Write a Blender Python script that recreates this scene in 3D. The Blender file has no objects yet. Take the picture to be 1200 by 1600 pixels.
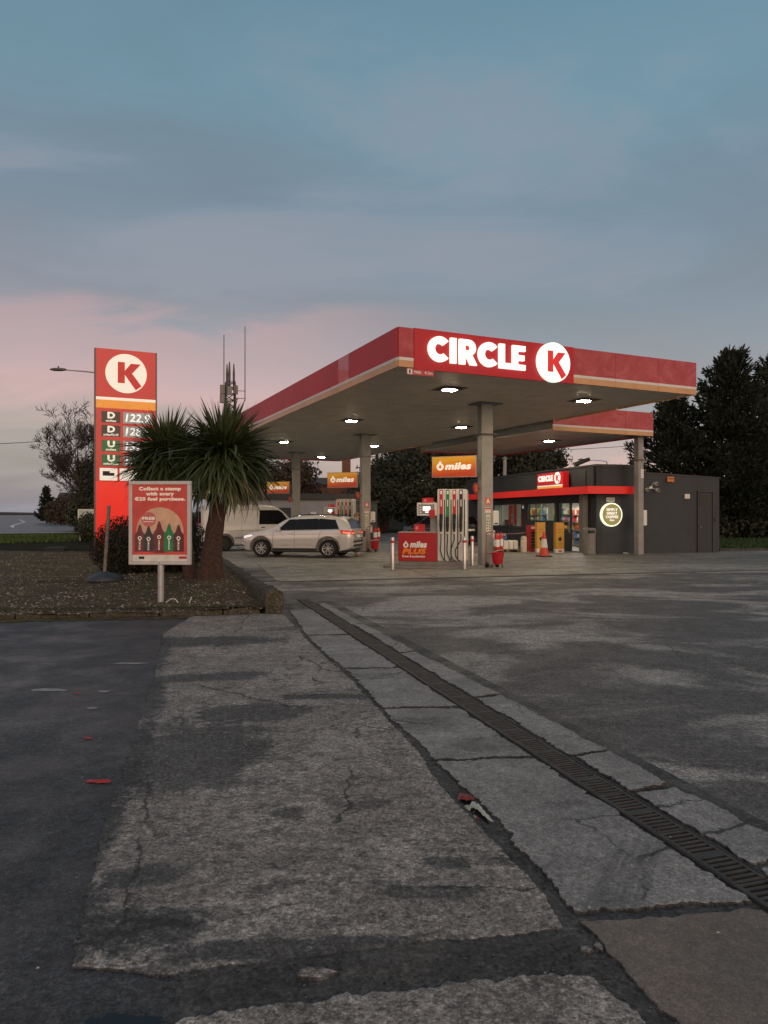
import bpy, bmesh, math, random
import numpy as np
from mathutils import Vector, Matrix, noise as mnoise
R = math.radians
sc = bpy.context.scene
COL = sc.collection
random.seed(7)

# ------------------------------------------------------------------ camera, sky, sun, exposure
cam = bpy.data.cameras.new('camera')
cam.lens = 24.975; cam.sensor_width = 36; cam.sensor_height = 36; cam.sensor_fit = 'VERTICAL'
cam.clip_end = 3000; cam.clip_start = .05
camo = bpy.data.objects.new('camera', cam); COL.objects.link(camo)
camo.location = (0, 0, 1.6); camo.rotation_euler = (R(90.155), 0, 0)
sc.camera = camo
sc.view_settings.view_transform = 'Standard'; sc.view_settings.look = 'None'
sc.view_settings.exposure = 0; sc.view_settings.gamma = 1; sc.view_settings.use_curve_mapping = False

def s2l(c):
    return tuple(((x/255)/12.92 if x/255 <= .04045 else ((x/255+.055)/1.055)**2.4) for x in c)

def make_world():
    w = bpy.data.worlds.new('World'); sc.world = w; w.use_nodes = True
    nt = w.node_tree; N = nt.nodes; L = nt.links; N.clear()
    out = N.new('ShaderNodeOutputWorld')
    tc = N.new('ShaderNodeTexCoord'); sep = N.new('ShaderNodeSeparateXYZ'); L.new(tc.outputs['Generated'], sep.inputs[0])
    def math_(op, a, b=None, c=None):
        n = N.new('ShaderNodeMath'); n.operation = op
        for i, x in enumerate((a, b, c)):
            if x is None: continue
            if isinstance(x, (int, float)): n.inputs[i].default_value = x
            else: L.new(x, n.inputs[i])
        return n.outputs[0]
    X, Y, Z = sep.outputs
    # cloud sheet seen in perspective: direction divided by (elevation + .25)
    den = math_('ADD', math_('MAXIMUM', Z, 0), .22)
    cx = math_('DIVIDE', X, den); cy = math_('DIVIDE', Y, den)
    comb = N.new('ShaderNodeCombineXYZ'); L.new(cx, comb.inputs[0]); L.new(cy, comb.inputs[1])
    mp = N.new('ShaderNodeMapping'); mp.inputs['Rotation'].default_value = (0, 0, R(-28)); mp.inputs['Scale'].default_value = (.55, 1.1, 1)
    L.new(comb.outputs[0], mp.inputs[0])
    nz = N.new('ShaderNodeTexNoise'); nz.inputs['Scale'].default_value = 1.9; nz.inputs['Detail'].default_value = 6; nz.inputs['Roughness'].default_value = .56; nz.inputs['Distortion'].default_value = .7
    L.new(mp.outputs[0], nz.inputs['Vector'])
    nz2 = N.new('ShaderNodeTexNoise'); nz2.inputs['Scale'].default_value = .55; nz2.inputs['Detail'].default_value = 4
    L.new(comb.outputs[0], nz2.inputs['Vector'])
    n1 = math_('SUBTRACT', nz.outputs['Fac'], .5); n2 = math_('SUBTRACT', nz2.outputs['Fac'], .5)
    z1 = math_('ADD', Z, math_('ADD', math_('MULTIPLY', n1, .20), math_('MULTIPLY', n2, .10)))
    def ramp(stops):
        r = N.new('ShaderNodeValToRGB'); r.color_ramp.interpolation = 'EASE'
        e = r.color_ramp.elements
        while len(e) < len(stops): e.new(.5)
        for el, (p, c) in zip(e, stops):
            el.position = p; el.color = (*s2l(c), 1)
        L.new(z1, r.inputs[0]); return r.outputs[0]
    left = ramp([(0, (138, 140, 150)), (.05, (142, 142, 152)), (.10, (160, 148, 154)), (.16, (188, 154, 161)), (.225, (170, 144, 153)), (.28, (124, 126, 142)), (.40, (106, 124, 142)), (.52, (100, 134, 152)), (.64, (92, 130, 150)), (1, (128, 132, 138))])
    right = ramp([(0, (214, 182, 174)), (.05, (204, 174, 172)), (.10, (172, 158, 164)), (.16, (136, 138, 150)), (.28, (118, 130, 146)), (.38, (108, 128, 146)), (.50, (104, 138, 156)), (.64, (90, 130, 150)), (1, (128, 132, 138))])
    f = N.new('ShaderNodeMapRange'); f.interpolation_type = 'SMOOTHSTEP'
    f.inputs['From Min'].default_value = -.22; f.inputs['From Max'].default_value = .2
    L.new(math_('ADD', X, math_('MULTIPLY', n2, .35)), f.inputs['Value'])
    mx = N.new('ShaderNodeMix'); mx.data_type = 'RGBA'; L.new(f.outputs[0], mx.inputs[0]); L.new(left, mx.inputs[6]); L.new(right, mx.inputs[7])
    back = ramp([(0, (232, 200, 184)), (.12, (236, 200, 184)), (.3, (206, 180, 172)), (.5, (160, 150, 150)), (.75, (130, 132, 138)), (1, (124, 132, 142))])
    fb = N.new('ShaderNodeMapRange'); fb.interpolation_type = 'SMOOTHSTEP'; fb.inputs['From Min'].default_value = .15; fb.inputs['From Max'].default_value = -.55; L.new(Y, fb.inputs['Value'])
    mxb = N.new('ShaderNodeMix'); mxb.data_type = 'RGBA'; L.new(fb.outputs[0], mxb.inputs[0]); L.new(mx.outputs[2], mxb.inputs[6]); L.new(back, mxb.inputs[7]); mx = mxb
    br = math_('ADD', 1, math_('ADD', math_('MULTIPLY', n1, .58), math_('MULTIPLY', n2, .35)))
    vm = N.new('ShaderNodeVectorMath'); vm.operation = 'SCALE'; L.new(mx.outputs[2], vm.inputs[0]); L.new(br, vm.inputs['Scale'])
    gm2 = N.new('ShaderNodeMapRange'); gm2.interpolation_type = 'SMOOTHSTEP'; gm2.inputs['From Min'].default_value = .47; gm2.inputs['From Max'].default_value = .66; gm2.inputs['To Max'].default_value = .75; L.new(nz.outputs['Fac'], gm2.inputs['Value'])
    win = N.new('ShaderNodeMapRange'); win.interpolation_type = 'SMOOTHSTEP'; win.inputs['From Min'].default_value = .16; win.inputs['From Max'].default_value = .3; L.new(Z, win.inputs['Value'])
    mg = N.new('ShaderNodeMix'); mg.data_type = 'RGBA'; L.new(math_('MULTIPLY', gm2.outputs[0], win.outputs[0]), mg.inputs[0]); L.new(vm.outputs[0], mg.inputs[6]); mg.inputs[7].default_value = (*s2l((132, 134, 148)), 1)
    bg1 = N.new('ShaderNodeBackground'); L.new(mg.outputs[2], bg1.inputs[0]); bg1.inputs[1].default_value = 1.0
    sky = N.new('ShaderNodeTexSky'); sky.sky_type = 'NISHITA'; sky.sun_disc = False
    sky.sun_elevation = R(3.0); sky.sun_rotation = R(160); sky.air_density = 1.2; sky.dust_density = 1.5
    bg2 = N.new('ShaderNodeBackground'); L.new(sky.outputs[0], bg2.inputs[0]); bg2.inputs[1].default_value = .05
    ad = N.new('ShaderNodeAddShader'); L.new(bg1.outputs[0], ad.inputs[0]); L.new(bg2.outputs[0], ad.inputs[1])
    L.new(ad.outputs[0], out.inputs[0])
make_world()
sun = bpy.data.lights.new('sun', 'SUN'); sun.energy = .8; sun.angle = R(40); sun.color = (1, .76, .56)
suno = bpy.data.objects.new('sun', sun); COL.objects.link(suno)
suno.rotation_euler = (R(78), 0, R(20)); suno.location = (10, -20, 30)

# ------------------------------------------------------------------ helpers
def lin(c): return s2l(c) if max(c) > 1 else tuple(c)
MATS = {}
def mat(name, col, rough=.6, metal=0., var=.18, scale=6., bump=.0, bscale=60., emit=0., ecol=None, coat=0., spec=.5, island=0., detail=5):
    if name in MATS: return MATS[name]
    m = bpy.data.materials.new(name); m.use_nodes = True; MATS[name] = m
    nt = m.node_tree; N = nt.nodes; L = nt.links
    b = N['Principled BSDF']; c = lin(col)
    b.inputs['Roughness'].default_value = rough; b.inputs['Metallic'].default_value = metal
    b.inputs['Specular IOR Level'].default_value = spec
    if coat: b.inputs['Coat Weight'].default_value = coat; b.inputs['Coat Roughness'].default_value = .06
    tc = N.new('ShaderNodeTexCoord')
    if var or island:
        nz = N.new('ShaderNodeTexNoise'); nz.inputs['Scale'].default_value = scale; nz.inputs['Detail'].default_value = detail; nz.inputs['Roughness'].default_value = .6
        L.new(tc.outputs['Object'], nz.inputs['Vector'])
        mr = N.new('ShaderNodeMapRange'); mr.inputs['From Min'].default_value = .3; mr.inputs['From Max'].default_value = .7
        mr.inputs['To Min'].default_value = 1-var; mr.inputs['To Max'].default_value = 1+var
        L.new(nz.outputs['Fac'], mr.inputs['Value'])
        fac = mr.outputs[0]
        if island:
            g = N.new('ShaderNodeNewGeometry'); mr2 = N.new('ShaderNodeMapRange')
            mr2.inputs['To Min'].default_value = 1-island; mr2.inputs['To Max'].default_value = 1+island
            L.new(g.outputs['Random Per Island'], mr2.inputs['Value'])
            mm = N.new('ShaderNodeMath'); mm.operation = 'MULTIPLY'; L.new(fac, mm.inputs[0]); L.new(mr2.outputs[0], mm.inputs[1]); fac = mm.outputs[0]
        vm = N.new('ShaderNodeVectorMath'); vm.operation = 'SCALE'; vm.inputs[0].default_value = c
        L.new(fac, vm.inputs['Scale']); L.new(vm.outputs[0], b.inputs['Base Color'])
    else:
        b.inputs['Base Color'].default_value = (*c, 1)
    if bump:
        nb = N.new('ShaderNodeTexNoise'); nb.inputs['Scale'].default_value = bscale; nb.inputs['Detail'].default_value = 4
        L.new(tc.outputs['Object'], nb.inputs['Vector'])
        bp = N.new('ShaderNodeBump'); bp.inputs['Strength'].default_value = bump; bp.inputs['Distance'].default_value = .02
        L.new(nb.outputs['Fac'], bp.inputs['Height']); L.new(bp.outputs[0], b.inputs['Normal'])
    if emit:
        b.inputs['Emission Color'].default_value = (*(lin(ecol) if ecol else c), 1); b.inputs['Emission Strength'].default_value = emit
    return m

def tag(o, label=None, cat=None, group=None, kind=None):
    if label: o['label'] = label
    if cat: o['category'] = cat
    if group: o['group'] = group
    if kind: o['kind'] = kind
    return o
def thing(name, label, cat, loc=(0, 0, 0), rz=0., group=None):
    o = bpy.data.objects.new(name, None); COL.objects.link(o); o.empty_display_size = .2
    o.location = loc; o.rotation_euler = (0, 0, rz)
    return tag(o, label, cat, group)
def link(name, me, m, parent=None):
    o = bpy.data.objects.new(name, me); COL.objects.link(o)
    if m is not None and not me.materials:
        for x in (m if isinstance(m, (list, tuple)) else [m]): me.materials.append(x)
    if parent is not None: o.parent = parent
    return o
def copy_tree(o, parent=None):
    c = o.copy(); COL.objects.link(c); c.parent = parent
    for ch in list(o.children): copy_tree(ch, c)
    return c

class MB:
    def __init__(s): s.v = []; s.f = []; s.mi = []
    def add(s, vs, fs, mi=0):
        b = len(s.v); s.v += [tuple(x) for x in vs]; s.f += [tuple(i+b for i in f) for f in fs]; s.mi += [mi]*len(fs); return s
    def box(s, x0, x1, y0, y1, z0, z1, mi=0):
        vs = [(x, y, z) for z in (z0, z1) for y in (y0, y1) for x in (x0, x1)]
        return s.add(vs, [(0, 2, 3, 1), (4, 5, 7, 6), (0, 1, 5, 4), (2, 6, 7, 3), (0, 4, 6, 2), (1, 3, 7, 5)], mi)
    def cbox(s, x, y, z, sx, sy, sz, M=None, mi=0):
        vs = [Vector((a*sx/2, b*sy/2, c*sz/2)) for c in (-1, 1) for b in (-1, 1) for a in (-1, 1)]
        if M is not None: vs = [M @ q for q in vs]
        vs = [(q.x+x, q.y+y, q.z+z) for q in vs]
        return s.add(vs, [(0, 2, 3, 1), (4, 5, 7, 6), (0, 1, 5, 4), (2, 6, 7, 3), (0, 4, 6, 2), (1, 3, 7, 5)], mi)
    def tube(s, pts, rad, n=8, cap=True, mi=0):
        pts = [Vector(p) for p in pts]; rad = rad if isinstance(rad, (list, tuple)) else [rad]*len(pts)
        vs = []; k = len(pts); prev = None
        for i, p in enumerate(pts):
            d = (pts[min(i+1, k-1)]-pts[max(i-1, 0)])
            if d.length < 1e-9: d = Vector((0, 0, 1))
            d.normalize()
            if prev is None:
                a = Vector((1, 0, 0)) if abs(d.x) < .8 else Vector((0, 1, 0)); a = (a-d*a.dot(d)).normalized()
            else:
                a = prev-d*prev.dot(d); a = a.normalized() if a.length > 1e-6 else Vector((1, 0, 0))
            prev = a; b = d.cross(a)
            for j in range(n):
                t = 2*math.pi*j/n; vs.append(p+(a*math.cos(t)+b*math.sin(t))*rad[i])
        fs = [(i*n+j, i*n+(j+1) % n, (i+1)*n+(j+1) % n, (i+1)*n+j) for i in range(k-1) for j in range(n)]
        if cap: fs += [tuple(range(n))[::-1], tuple((k-1)*n+j for j in range(n))]
        return s.add(vs, fs, mi)
    def lathe(s, prof, n=16, c=(0, 0, 0), axis='z', mi=0, ring=False):
        vs = []
        for r, h in prof:
            for j in range(n):
                t = 2*math.pi*j/n; a, b = r*math.cos(t), r*math.sin(t)
                vs.append({'z': (c[0]+a, c[1]+b, c[2]+h), 'y': (c[0]+a, c[1]+h, c[2]+b), 'x': (c[0]+h, c[1]+a, c[2]+b)}[axis])
        k = len(prof)
        fs = [(i*n+j, i*n+(j+1) % n, (i+1)*n+(j+1) % n, (i+1)*n+j) for i in range(k-1) for j in range(n)]
        if ring: fs += [((k-1)*n+j, (k-1)*n+(j+1) % n, (j+1) % n, j) for j in range(n)]
        else: fs += [tuple(range(n))[::-1], tuple((k-1)*n+j for j in range(n))]
        return s.add(vs, fs, mi)
    def prism(s, poly, a0, a1, axis='z', mi=0):
        n = len(poly)
        def P(q, h): return {'z': (q[0], q[1], h), 'y': (q[0], h, q[1]), 'x': (h, q[0], q[1])}[axis]
        vs = [P(q, a0) for q in poly]+[P(q, a1) for q in poly]
        fs = [tuple(range(n))[::-1], tuple(range(n, 2*n))]+[(i, (i+1) % n, n+(i+1) % n, n+i) for i in range(n)]
        return s.add(vs, fs, mi)
    def mesh(s, name, smooth=False, fix=True):
        me = bpy.data.meshes.new(name); me.from_pydata(s.v, [], s.f)
        if fix:
            bm = bmesh.new(); bm.from_mesh(me); bmesh.ops.recalc_face_normals(bm, faces=bm.faces); bm.to_mesh(me); bm.free()
        if any(s.mi): me.polygons.foreach_set('material_index', s.mi)
        if smooth:
            me.polygons.foreach_set('use_smooth', [True]*len(me.polygons))
            me.set_sharp_from_angle(angle=R(smooth if smooth is not True else 40))
        me.update(); return me
    def build(s, name, m, parent=None, smooth=False, bevel=0, fix=True):
        o = link(name, s.mesh(name, smooth, fix), m, parent)
        if bevel:
            b = o.modifiers.new('bevel', 'BEVEL'); b.width = bevel; b.segments = 2; b.limit_method = 'ANGLE'; b.angle_limit = R(35)
        return o
def box(name, m, parent, x0, x1, y0, y1, z0, z1, bevel=0):
    return MB().box(x0, x1, y0, y1, z0, z1).build(name, m, parent, bevel=bevel)

def outline_mesh(splines, depth):
    """flat poly outlines (holes allowed) extruded towards -y, standing in the xz plane"""
    cu = bpy.data.curves.new('outline', 'CURVE'); cu.dimensions = '2D'; cu.fill_mode = 'BOTH'; cu.extrude = depth/2
    for pts in splines:
        sp = cu.splines.new('POLY'); sp.points.add(len(pts)-1); sp.use_cyclic_u = True
        for q, p in zip(sp.points, pts): q.co = (p[0], p[1], 0, 1)
    return curve_to_mesh(cu)
def curve_to_mesh(cu):
    o = bpy.data.objects.new('tmp', cu); COL.objects.link(o)
    dg = bpy.context.evaluated_depsgraph_get()
    me = bpy.data.meshes.new_from_object(o.evaluated_get(dg), depsgraph=dg)
    bpy.data.objects.remove(o); bpy.data.curves.remove(cu); me.materials.clear()
    return me
GLYPH = {}
def text(name, body, m, parent, x0, x1, z0, z1, y, bold=.03, shear=0., facing='front', align=None):
    """flat printed lettering fitted into the box x0..x1, z0..z1, its surface just in front of y"""
    key = (body, shear)
    if key not in GLYPH:
        cu = bpy.data.curves.new('txt', 'FONT'); cu.body = body; cu.resolution_u = 3; cu.size = 1; cu.shear = shear; cu.fill_mode = 'FRONT'
        cu.space_line = .9; cu.align_x = 'CENTER' if '\n' in body else 'LEFT'; cu.space_character = 1+bold*1.2
        me = curve_to_mesh(cu)
        v = np.empty(len(me.vertices)*3); me.vertices.foreach_get('co', v); v = v.reshape(-1, 3)
        GLYPH[key] = (v, [tuple(p.vertices) for p in me.polygons]); bpy.data.meshes.remove(me)
    v, fs = GLYPH[key]
    lo = v.min(0)-bold; hi = v.max(0)+bold
    sx = (x1-x0)/(hi[0]-lo[0]); sz = (z1-z0)/(hi[1]-lo[1])
    mb = MB(); step = .0003
    for k, (dx, dy) in enumerate([(0, 0), (bold, 0), (-bold, 0), (0, bold), (0, -bold), (bold*.7, bold*.7), (-bold*.7, bold*.7), (bold*.7, -bold*.7), (-bold*.7, -bold*.7)] if bold else [(0, 0)]):
        X = x0+(v[:, 0]+dx-lo[0])*sx; Z = z0+(v[:, 1]+dy-lo[1])*sz; d = .0015+step*k
        if facing == 'front': vs = np.stack([X, np.full_like(X, y-d), Z], 1)
        else: vs = np.stack([np.full_like(X, y+d), X, Z], 1)
        mb.add(vs.tolist(), fs)
    return mb.build(name, m, parent, fix=False)

def frame_pt(o, rz, lx, ly, z=0):
    c, s_ = math.cos(rz), math.sin(rz); return (o[0]+c*lx-s_*ly, o[1]+s_*lx+c*ly, z)

# frames: canopy (v to the right, u away) and shop
CA = R(24.68); CO = (.31, 15.86)
def C(v, u, z=0): return frame_pt(CO, CA, v, u, z)
SA = R(-75.36); SO = (8.43, 28.2)
def S(x, y, z=0): return frame_pt(SO, SA, x, y, z)
PA = R(14.64)

def arc(cx, cy, r, a0, a1, n):
    return [(cx+r*math.cos(R(a0+(a1-a0)*i/n)), cy+r*math.sin(R(a0+(a1-a0)*i/n))) for i in range(n+1)]
LET = {
    'C': (.93, [arc(.5, .5, .5, 42, 318, 26)+arc(.5, .5, .215, 314, 46, 20)]),
    'I': (.26, [[(0, 0), (.26, 0), (.26, 1), (0, 1)]]),
    'R': (.80, [[(0, 0), (.26, 0), (.26, .33), (.32, .33), (.50, 0), (.80, 0), (.57, .40)]+arc(.42, .68, .32, -60, 90, 12)+[(0, 1)],
                [(.26, .57)]+[(.26, .79)]+arc(.40, .68, .11, 90, -90, 8)]),
    'L': (.58, [[(0, 0), (.58, 0), (.58, .23), (.26, .23), (.26, 1), (0, 1)]]),
    'E': (.62, [[(0, 0), (.62, 0), (.62, .22), (.26, .22), (.26, .39), (.57, .39), (.57, .61), (.26, .61), (.26, .78), (.62, .78), (.62, 1), (0, 1)]]),
}
KPOLY = [(-.41, .57), (-.07, .57), (-.07, .14), (.22, .52), (.70, .52), (.28, .02), (.74, -.60), (.46, -.82), (-.07, -.07), (-.07, -.5), (-.41, -.5)]
def letter_parts(word, parent, x0, x1, z0, h, y, depth, m, squash=None):
    gp_ = {'C': .045, 'I': .14, 'R': .07, 'L': .06, 'E': .1}; tot = sum(LET[c][0]+gp_[c] for c in word)-gp_[word[-1]]; k = (x1-x0)/tot; x = x0
    for c in word:
        w, sp = LET[c]
        me = outline_mesh([[(x+px*k, z0+pz*h) for px, pz in s] for s in sp], depth)
        me.transform(Matrix.Translation((0, y-depth/2, 0)) @ Matrix.Rotation(R(90), 4, 'X'))
        link('letter', me, m, parent); x += (w+gp_[c])*k
def disc_k(parent, cx, cz, r, y, depth, mw, mr, cut=True):
    pts = arc(cx, cz, r, 0, 360, 48)[:-1]
    MB().prism(pts, y-depth, y, 'y').build('disc', mw, parent)
    me = outline_mesh([[(cx+a*r, cz+b*r) for a, b in KPOLY]], .006)
    me.transform(Matrix.Translation((0, y-depth-.004, 0)) @ Matrix.Rotation(R(90), 4, 'X'))
    link('letter_k', me, mr, parent)

# ------------------------------------------------------------------ materials
def ground_mat(name, col_a, col_b, big, fine, rough, patches=(), pcol=None, bump=.6, speck=.0, rlo=None, stretch=(1, 1, 1), thr=(.42, .62), agg=170., mottle=None, grain=1., cracks=0., spec=.4):
    """worn pavement: two tones in large soft patches, fine aggregate, stains with shapes of their own"""
    m = bpy.data.materials.new(name); m.use_nodes = True; MATS[name] = m
    nt = m.node_tree; N = nt.nodes; L = nt.links; b = N['Principled BSDF']
    tc = N.new('ShaderNodeTexCoord'); P = tc.outputs['Object']
    def noise(scale, det=6, rough_=.6, vec=P, dist=0.):
        n = N.new('ShaderNodeTexNoise'); n.inputs['Scale'].default_value = scale; n.inputs['Detail'].default_value = det; n.inputs['Roughness'].default_value = rough_; n.inputs['Distortion'].default_value = dist
        L.new(vec, n.inputs['Vector']); return n.outputs['Fac']
    def mr(x, a, b_, c, d, smooth=True):
        n = N.new('ShaderNodeMapRange'); n.interpolation_type = 'SMOOTHSTEP' if smooth else 'LINEAR'
        for k, q in zip(('From Min', 'From Max', 'To Min', 'To Max'), (a, b_, c, d)): n.inputs[k].default_value = q
        L.new(x, n.inputs['Value']); return n.outputs[0]
    def mth(op, x, y=None):
        n = N.new('ShaderNodeMath'); n.operation = op
        for i, q in enumerate((x, y)):
            if q is None: continue
            if isinstance(q, (int, float)): n.inputs[i].default_value = q
            else: L.new(q, n.inputs[i])
        return n.outputs[0]
    def mix(f, a, c):
        n = N.new('ShaderNodeMix'); n.data_type = 'RGBA'
        if isinstance(f, float): n.inputs[0].default_value = f
        else: L.new(f, n.inputs[0])
        for i, q in ((6, a), (7, c)):
            if isinstance(q, tuple): n.inputs[i].default_value = (*q, 1)
            else: L.new(q, n.inputs[i])
        return n.outputs[2]
    mp = N.new('ShaderNodeMapping'); mp.inputs['Scale'].default_value = stretch; L.new(P, mp.inputs[0])
    big_n = noise(big, 6, .62, mp.outputs[0], .6)
    f1 = mr(big_n, thr[0], thr[1], 0, 1)
    col = mix(f1, lin(col_a), lin(col_b))
    wob = noise(2.2, 6, .7)
    wob2 = noise(9, 8, .8)
    for (px, py, sx, sy, rot, soft, amt) in patches:
        q = N.new('ShaderNodeMapping'); q.vector_type = 'TEXTURE'; q.inputs['Location'].default_value = (px, py, 0); q.inputs['Rotation'].default_value = (0, 0, rot); q.inputs['Scale'].default_value = (sx, sy, 1)
        L.new(P, q.inputs[0]); sp = N.new('ShaderNodeSeparateXYZ'); L.new(q.outputs[0], sp.inputs[0])
        d = mth('POWER', mth('ADD', mth('POWER', mth('ABSOLUTE', sp.outputs[0]), 3.), mth('POWER', mth('ABSOLUTE', sp.outputs[1]), 3.)), .333)
        d = mth('ADD', d, mth('ADD', mth('MULTIPLY', mth('SUBTRACT', wob, .5), 2.2), mth('MULTIPLY', mth('SUBTRACT', wob2, .5), 2.0)))
        k = mr(d, 1.12-soft*.45, 1.12+soft*.45, amt, 0)
        col = mix(k, col, lin(pcol))
    if mottle:
        ms_ = N.new('ShaderNodeMapping'); ms_.inputs['Scale'].default_value = (.7, 1.25, 1); L.new(P, ms_.inputs[0])
        for sc_, up, am in ((1., 0, 1.), (3.1, .015, .9), (9., .03, .8)):
            k = mr(noise(mottle[0]*sc_, 6, .72, ms_.outputs[0], .5), mottle[1]+up, mottle[1]+up+.05, 0, mottle[2]*am); col = mix(k, col, lin(mottle[3]))
        k = mr(noise(mottle[0]*6, 3, .6), .60, .68, 0, .35); col = mix(k, col, (.36, .35, .33))
    if cracks:
        dv = N.new('ShaderNodeTexNoise'); dv.inputs['Scale'].default_value = 5; dv.inputs['Detail'].default_value = 6; dv.inputs['Roughness'].default_value = .7; L.new(P, dv.inputs['Vector'])
        ad = N.new('ShaderNodeVectorMath'); ad.operation = 'MULTIPLY_ADD'; ad.inputs[1].default_value = (.22, .22, 0); L.new(dv.outputs['Color'], ad.inputs[0]); L.new(P, ad.inputs[2])
        ve = N.new('ShaderNodeTexVoronoi'); ve.feature = 'DISTANCE_TO_EDGE'; ve.inputs['Scale'].default_value = cracks; L.new(ad.outputs[0], ve.inputs['Vector'])
        k = mth('MULTIPLY', mr(ve.outputs['Distance'], .004*cracks, .010*cracks, .85, 0), mr(noise(.9, 3, .5), .47, .54, 0, 1)); col = mix(k, col, (.03, .028, .026))
    fn = noise(fine, 4, .7)
    for sc_, lo_, hi_ in ((6., .80, 1.2), (22., .66, 1.34), (48., .62, 1.38)):
        h_ = N.new('ShaderNodeVectorMath'); h_.operation = 'SCALE'; L.new(col, h_.inputs[0]); L.new(mr(noise(sc_, 3, .6), .34, .66, 1-(1-lo_)*grain, 1+(hi_-1)*grain, False), h_.inputs['Scale']); col = h_.outputs[0]
    hz = N.new('ShaderNodeVectorMath'); hz.operation = 'SCALE'; L.new(col, hz.inputs[0]); L.new(mr(fn, .36, .64, .62, 1.38, False), hz.inputs['Scale'])
    col = hz.outputs[0]
    vo = N.new('ShaderNodeTexVoronoi'); vo.inputs['Scale'].default_value = agg; L.new(P, vo.inputs['Vector'])
    if speck:
        sepc = N.new('ShaderNodeSeparateColor'); L.new(vo.outputs['Color'], sepc.inputs[0])
        k = mth('MULTIPLY', mr(sepc.outputs[0], .90, .96, 0, speck), mr(vo.outputs['Distance'], .35, .2, 0, 1))
        col = mix(k, col, (.30, .29, .27))
        hz2 = N.new('ShaderNodeVectorMath'); hz2.operation = 'SCALE'; L.new(col, hz2.inputs[0]); L.new(mr(sepc.outputs[1], 0, 1, .65, 1.35, False), hz2.inputs['Scale']); col = hz2.outputs[0]
    L.new(col, b.inputs['Base Color'])
    L.new(mr(noise(1.7, 5, .6), .35, .65, rlo if rlo else rough-.12, rough+.06), b.inputs['Roughness'])
    b.inputs['Specular IOR Level'].default_value = spec
    hgt = mth('ADD', mth('MULTIPLY', noise(fine*.9, 6, .75), 1.), mth('MULTIPLY', vo.outputs['Distance'], -.6))
    bp = N.new('ShaderNodeBump'); bp.inputs['Strength'].default_value = bump; bp.inputs['Distance'].default_value = .006
    L.new(hgt, bp.inputs['Height']); L.new(bp.outputs[0], b.inputs['Normal'])
    return m

# stains on the concrete apron: x, y, half sizes, rotation, softness, strength
PATCH = [(-1.30, 4.75, .46, .60, .2, .5, .78), (-1.05, 5.7, .42, .22, .1, .4, .8), (-1.9, 6.9, .7, .16, .2, .4, .8), (-2.2, 8.9, .8, .30, .1, .4, .85), 
         (-.50, 6.2, .34, .09, 0, .3, .9), (-1.05, 3.13, .16, .09, .2, .7, .8), (-.95, 2.74, .22, .13, .1, .4, .85), (-.52, 3.80, .10, .05, .3, .9, .75), (-.9, 9.9, .6, .16, .1, .4, .7),
         (.2, 3.0, .2, .05, 0, .4, .7), (-.3, 2.60, .5, .06, .05, .5, .85), (.28, 3.25, .09, .05, 0, .4, .8),
         (-1.70, 4.6, .14, .80, .2, .5, .9), (-2.08, 6.1, .16, .7, .28, .5, .85), (-1.44, 3.55, .09, .4, .2, .5, .85), (-2.65, 8.2, .16, 1.0, .25, .5, .85), (-1.20, 2.75, .10, .3, .2, .5, .85)]
m_tarmac = ground_mat('forecourt_tarmac', (.122, .110, .100), (.36, .33, .295), .62, 90, .66, bump=.9, speck=.5, stretch=(.55, 1.0, 1), thr=(.46, .60), rlo=.5, cracks=.22)
m_lefttar = ground_mat('dark_tarmac', (.052, .053, .056), (.078, .078, .080), .5, 80, .6, bump=1., speck=.6, rlo=.34)
m_apron = ground_mat('old_concrete', (.255, .222, .194), (.355, .312, .275), 1.4, 60, .75, PATCH, (.052, .050, .049), bump=.9, agg=120, mottle=(6.5, .54, .65, (.095, .084, .074)), cracks=.55, grain=.75, speck=.35)
SCUFF = [(.98+.07*i, 3.12+.02*i, .40, .022, 1.05, .6, .5) for i in range(4)]+[(.70, 4.9, .22, .12, 0, .8, .5), (.35, 5.35, .18, .16, .2, .8, .6), (1.0, 3.9, .10, .04, .2, .8, .6), (-.1, 7.0, .25, .1, 0, .8, .5)]
m_slab = ground_mat('drain_slab_concrete', (.232, .214, .196), (.305, .282, .258), 1.6, 90, .72, SCUFF, (.11, .10, .092), bump=.35, agg=150, grain=.5, cracks=.7, mottle=(4.5, .64, .5, (.13, .125, .115)))
m_wet = ground_mat('damp_slab_concrete', (.165, .122, .092), (.20, .15, .115), 1.5, 120, .42, bump=.12, agg=150, rlo=.3, grain=.35)
m_fore = ground_mat('forecourt_concrete', (.20, .182, .155), (.30, .28, .24), .35, 40, .62, bump=.4, stretch=(.5, 1.2, 1), mottle=(1.1, .58, .6, (.10, .092, .08)), rlo=.4)
m_road = ground_mat('road_asphalt', (.10, .10, .105), (.14, .14, .145), .15, 30, .5, bump=.2)
m_terrain = ground_mat('terrain_soil', (.034, .034, .026), (.05, .046, .034), .1, 10, .95, bump=.3, spec=0.)
m_bed = ground_mat('bed_soil', (.105, .076, .052), (.13, .102, .052), .8, 35, .95, bump=1., spec=.1, mottle=(2.2, .55, .7, (.06, .062, .02)))
m_moss = ground_mat('mossy_kerb_concrete', (.085, .074, .058), (.062, .062, .028), 3., 40, .9, bump=1., mottle=(6, .56, .7, (.035, .032, .02)))
m_dirt = ground_mat('joint_dirt', (.062, .057, .053), (.085, .077, .069), 3, 60, .7, bump=1., rlo=.4)

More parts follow.
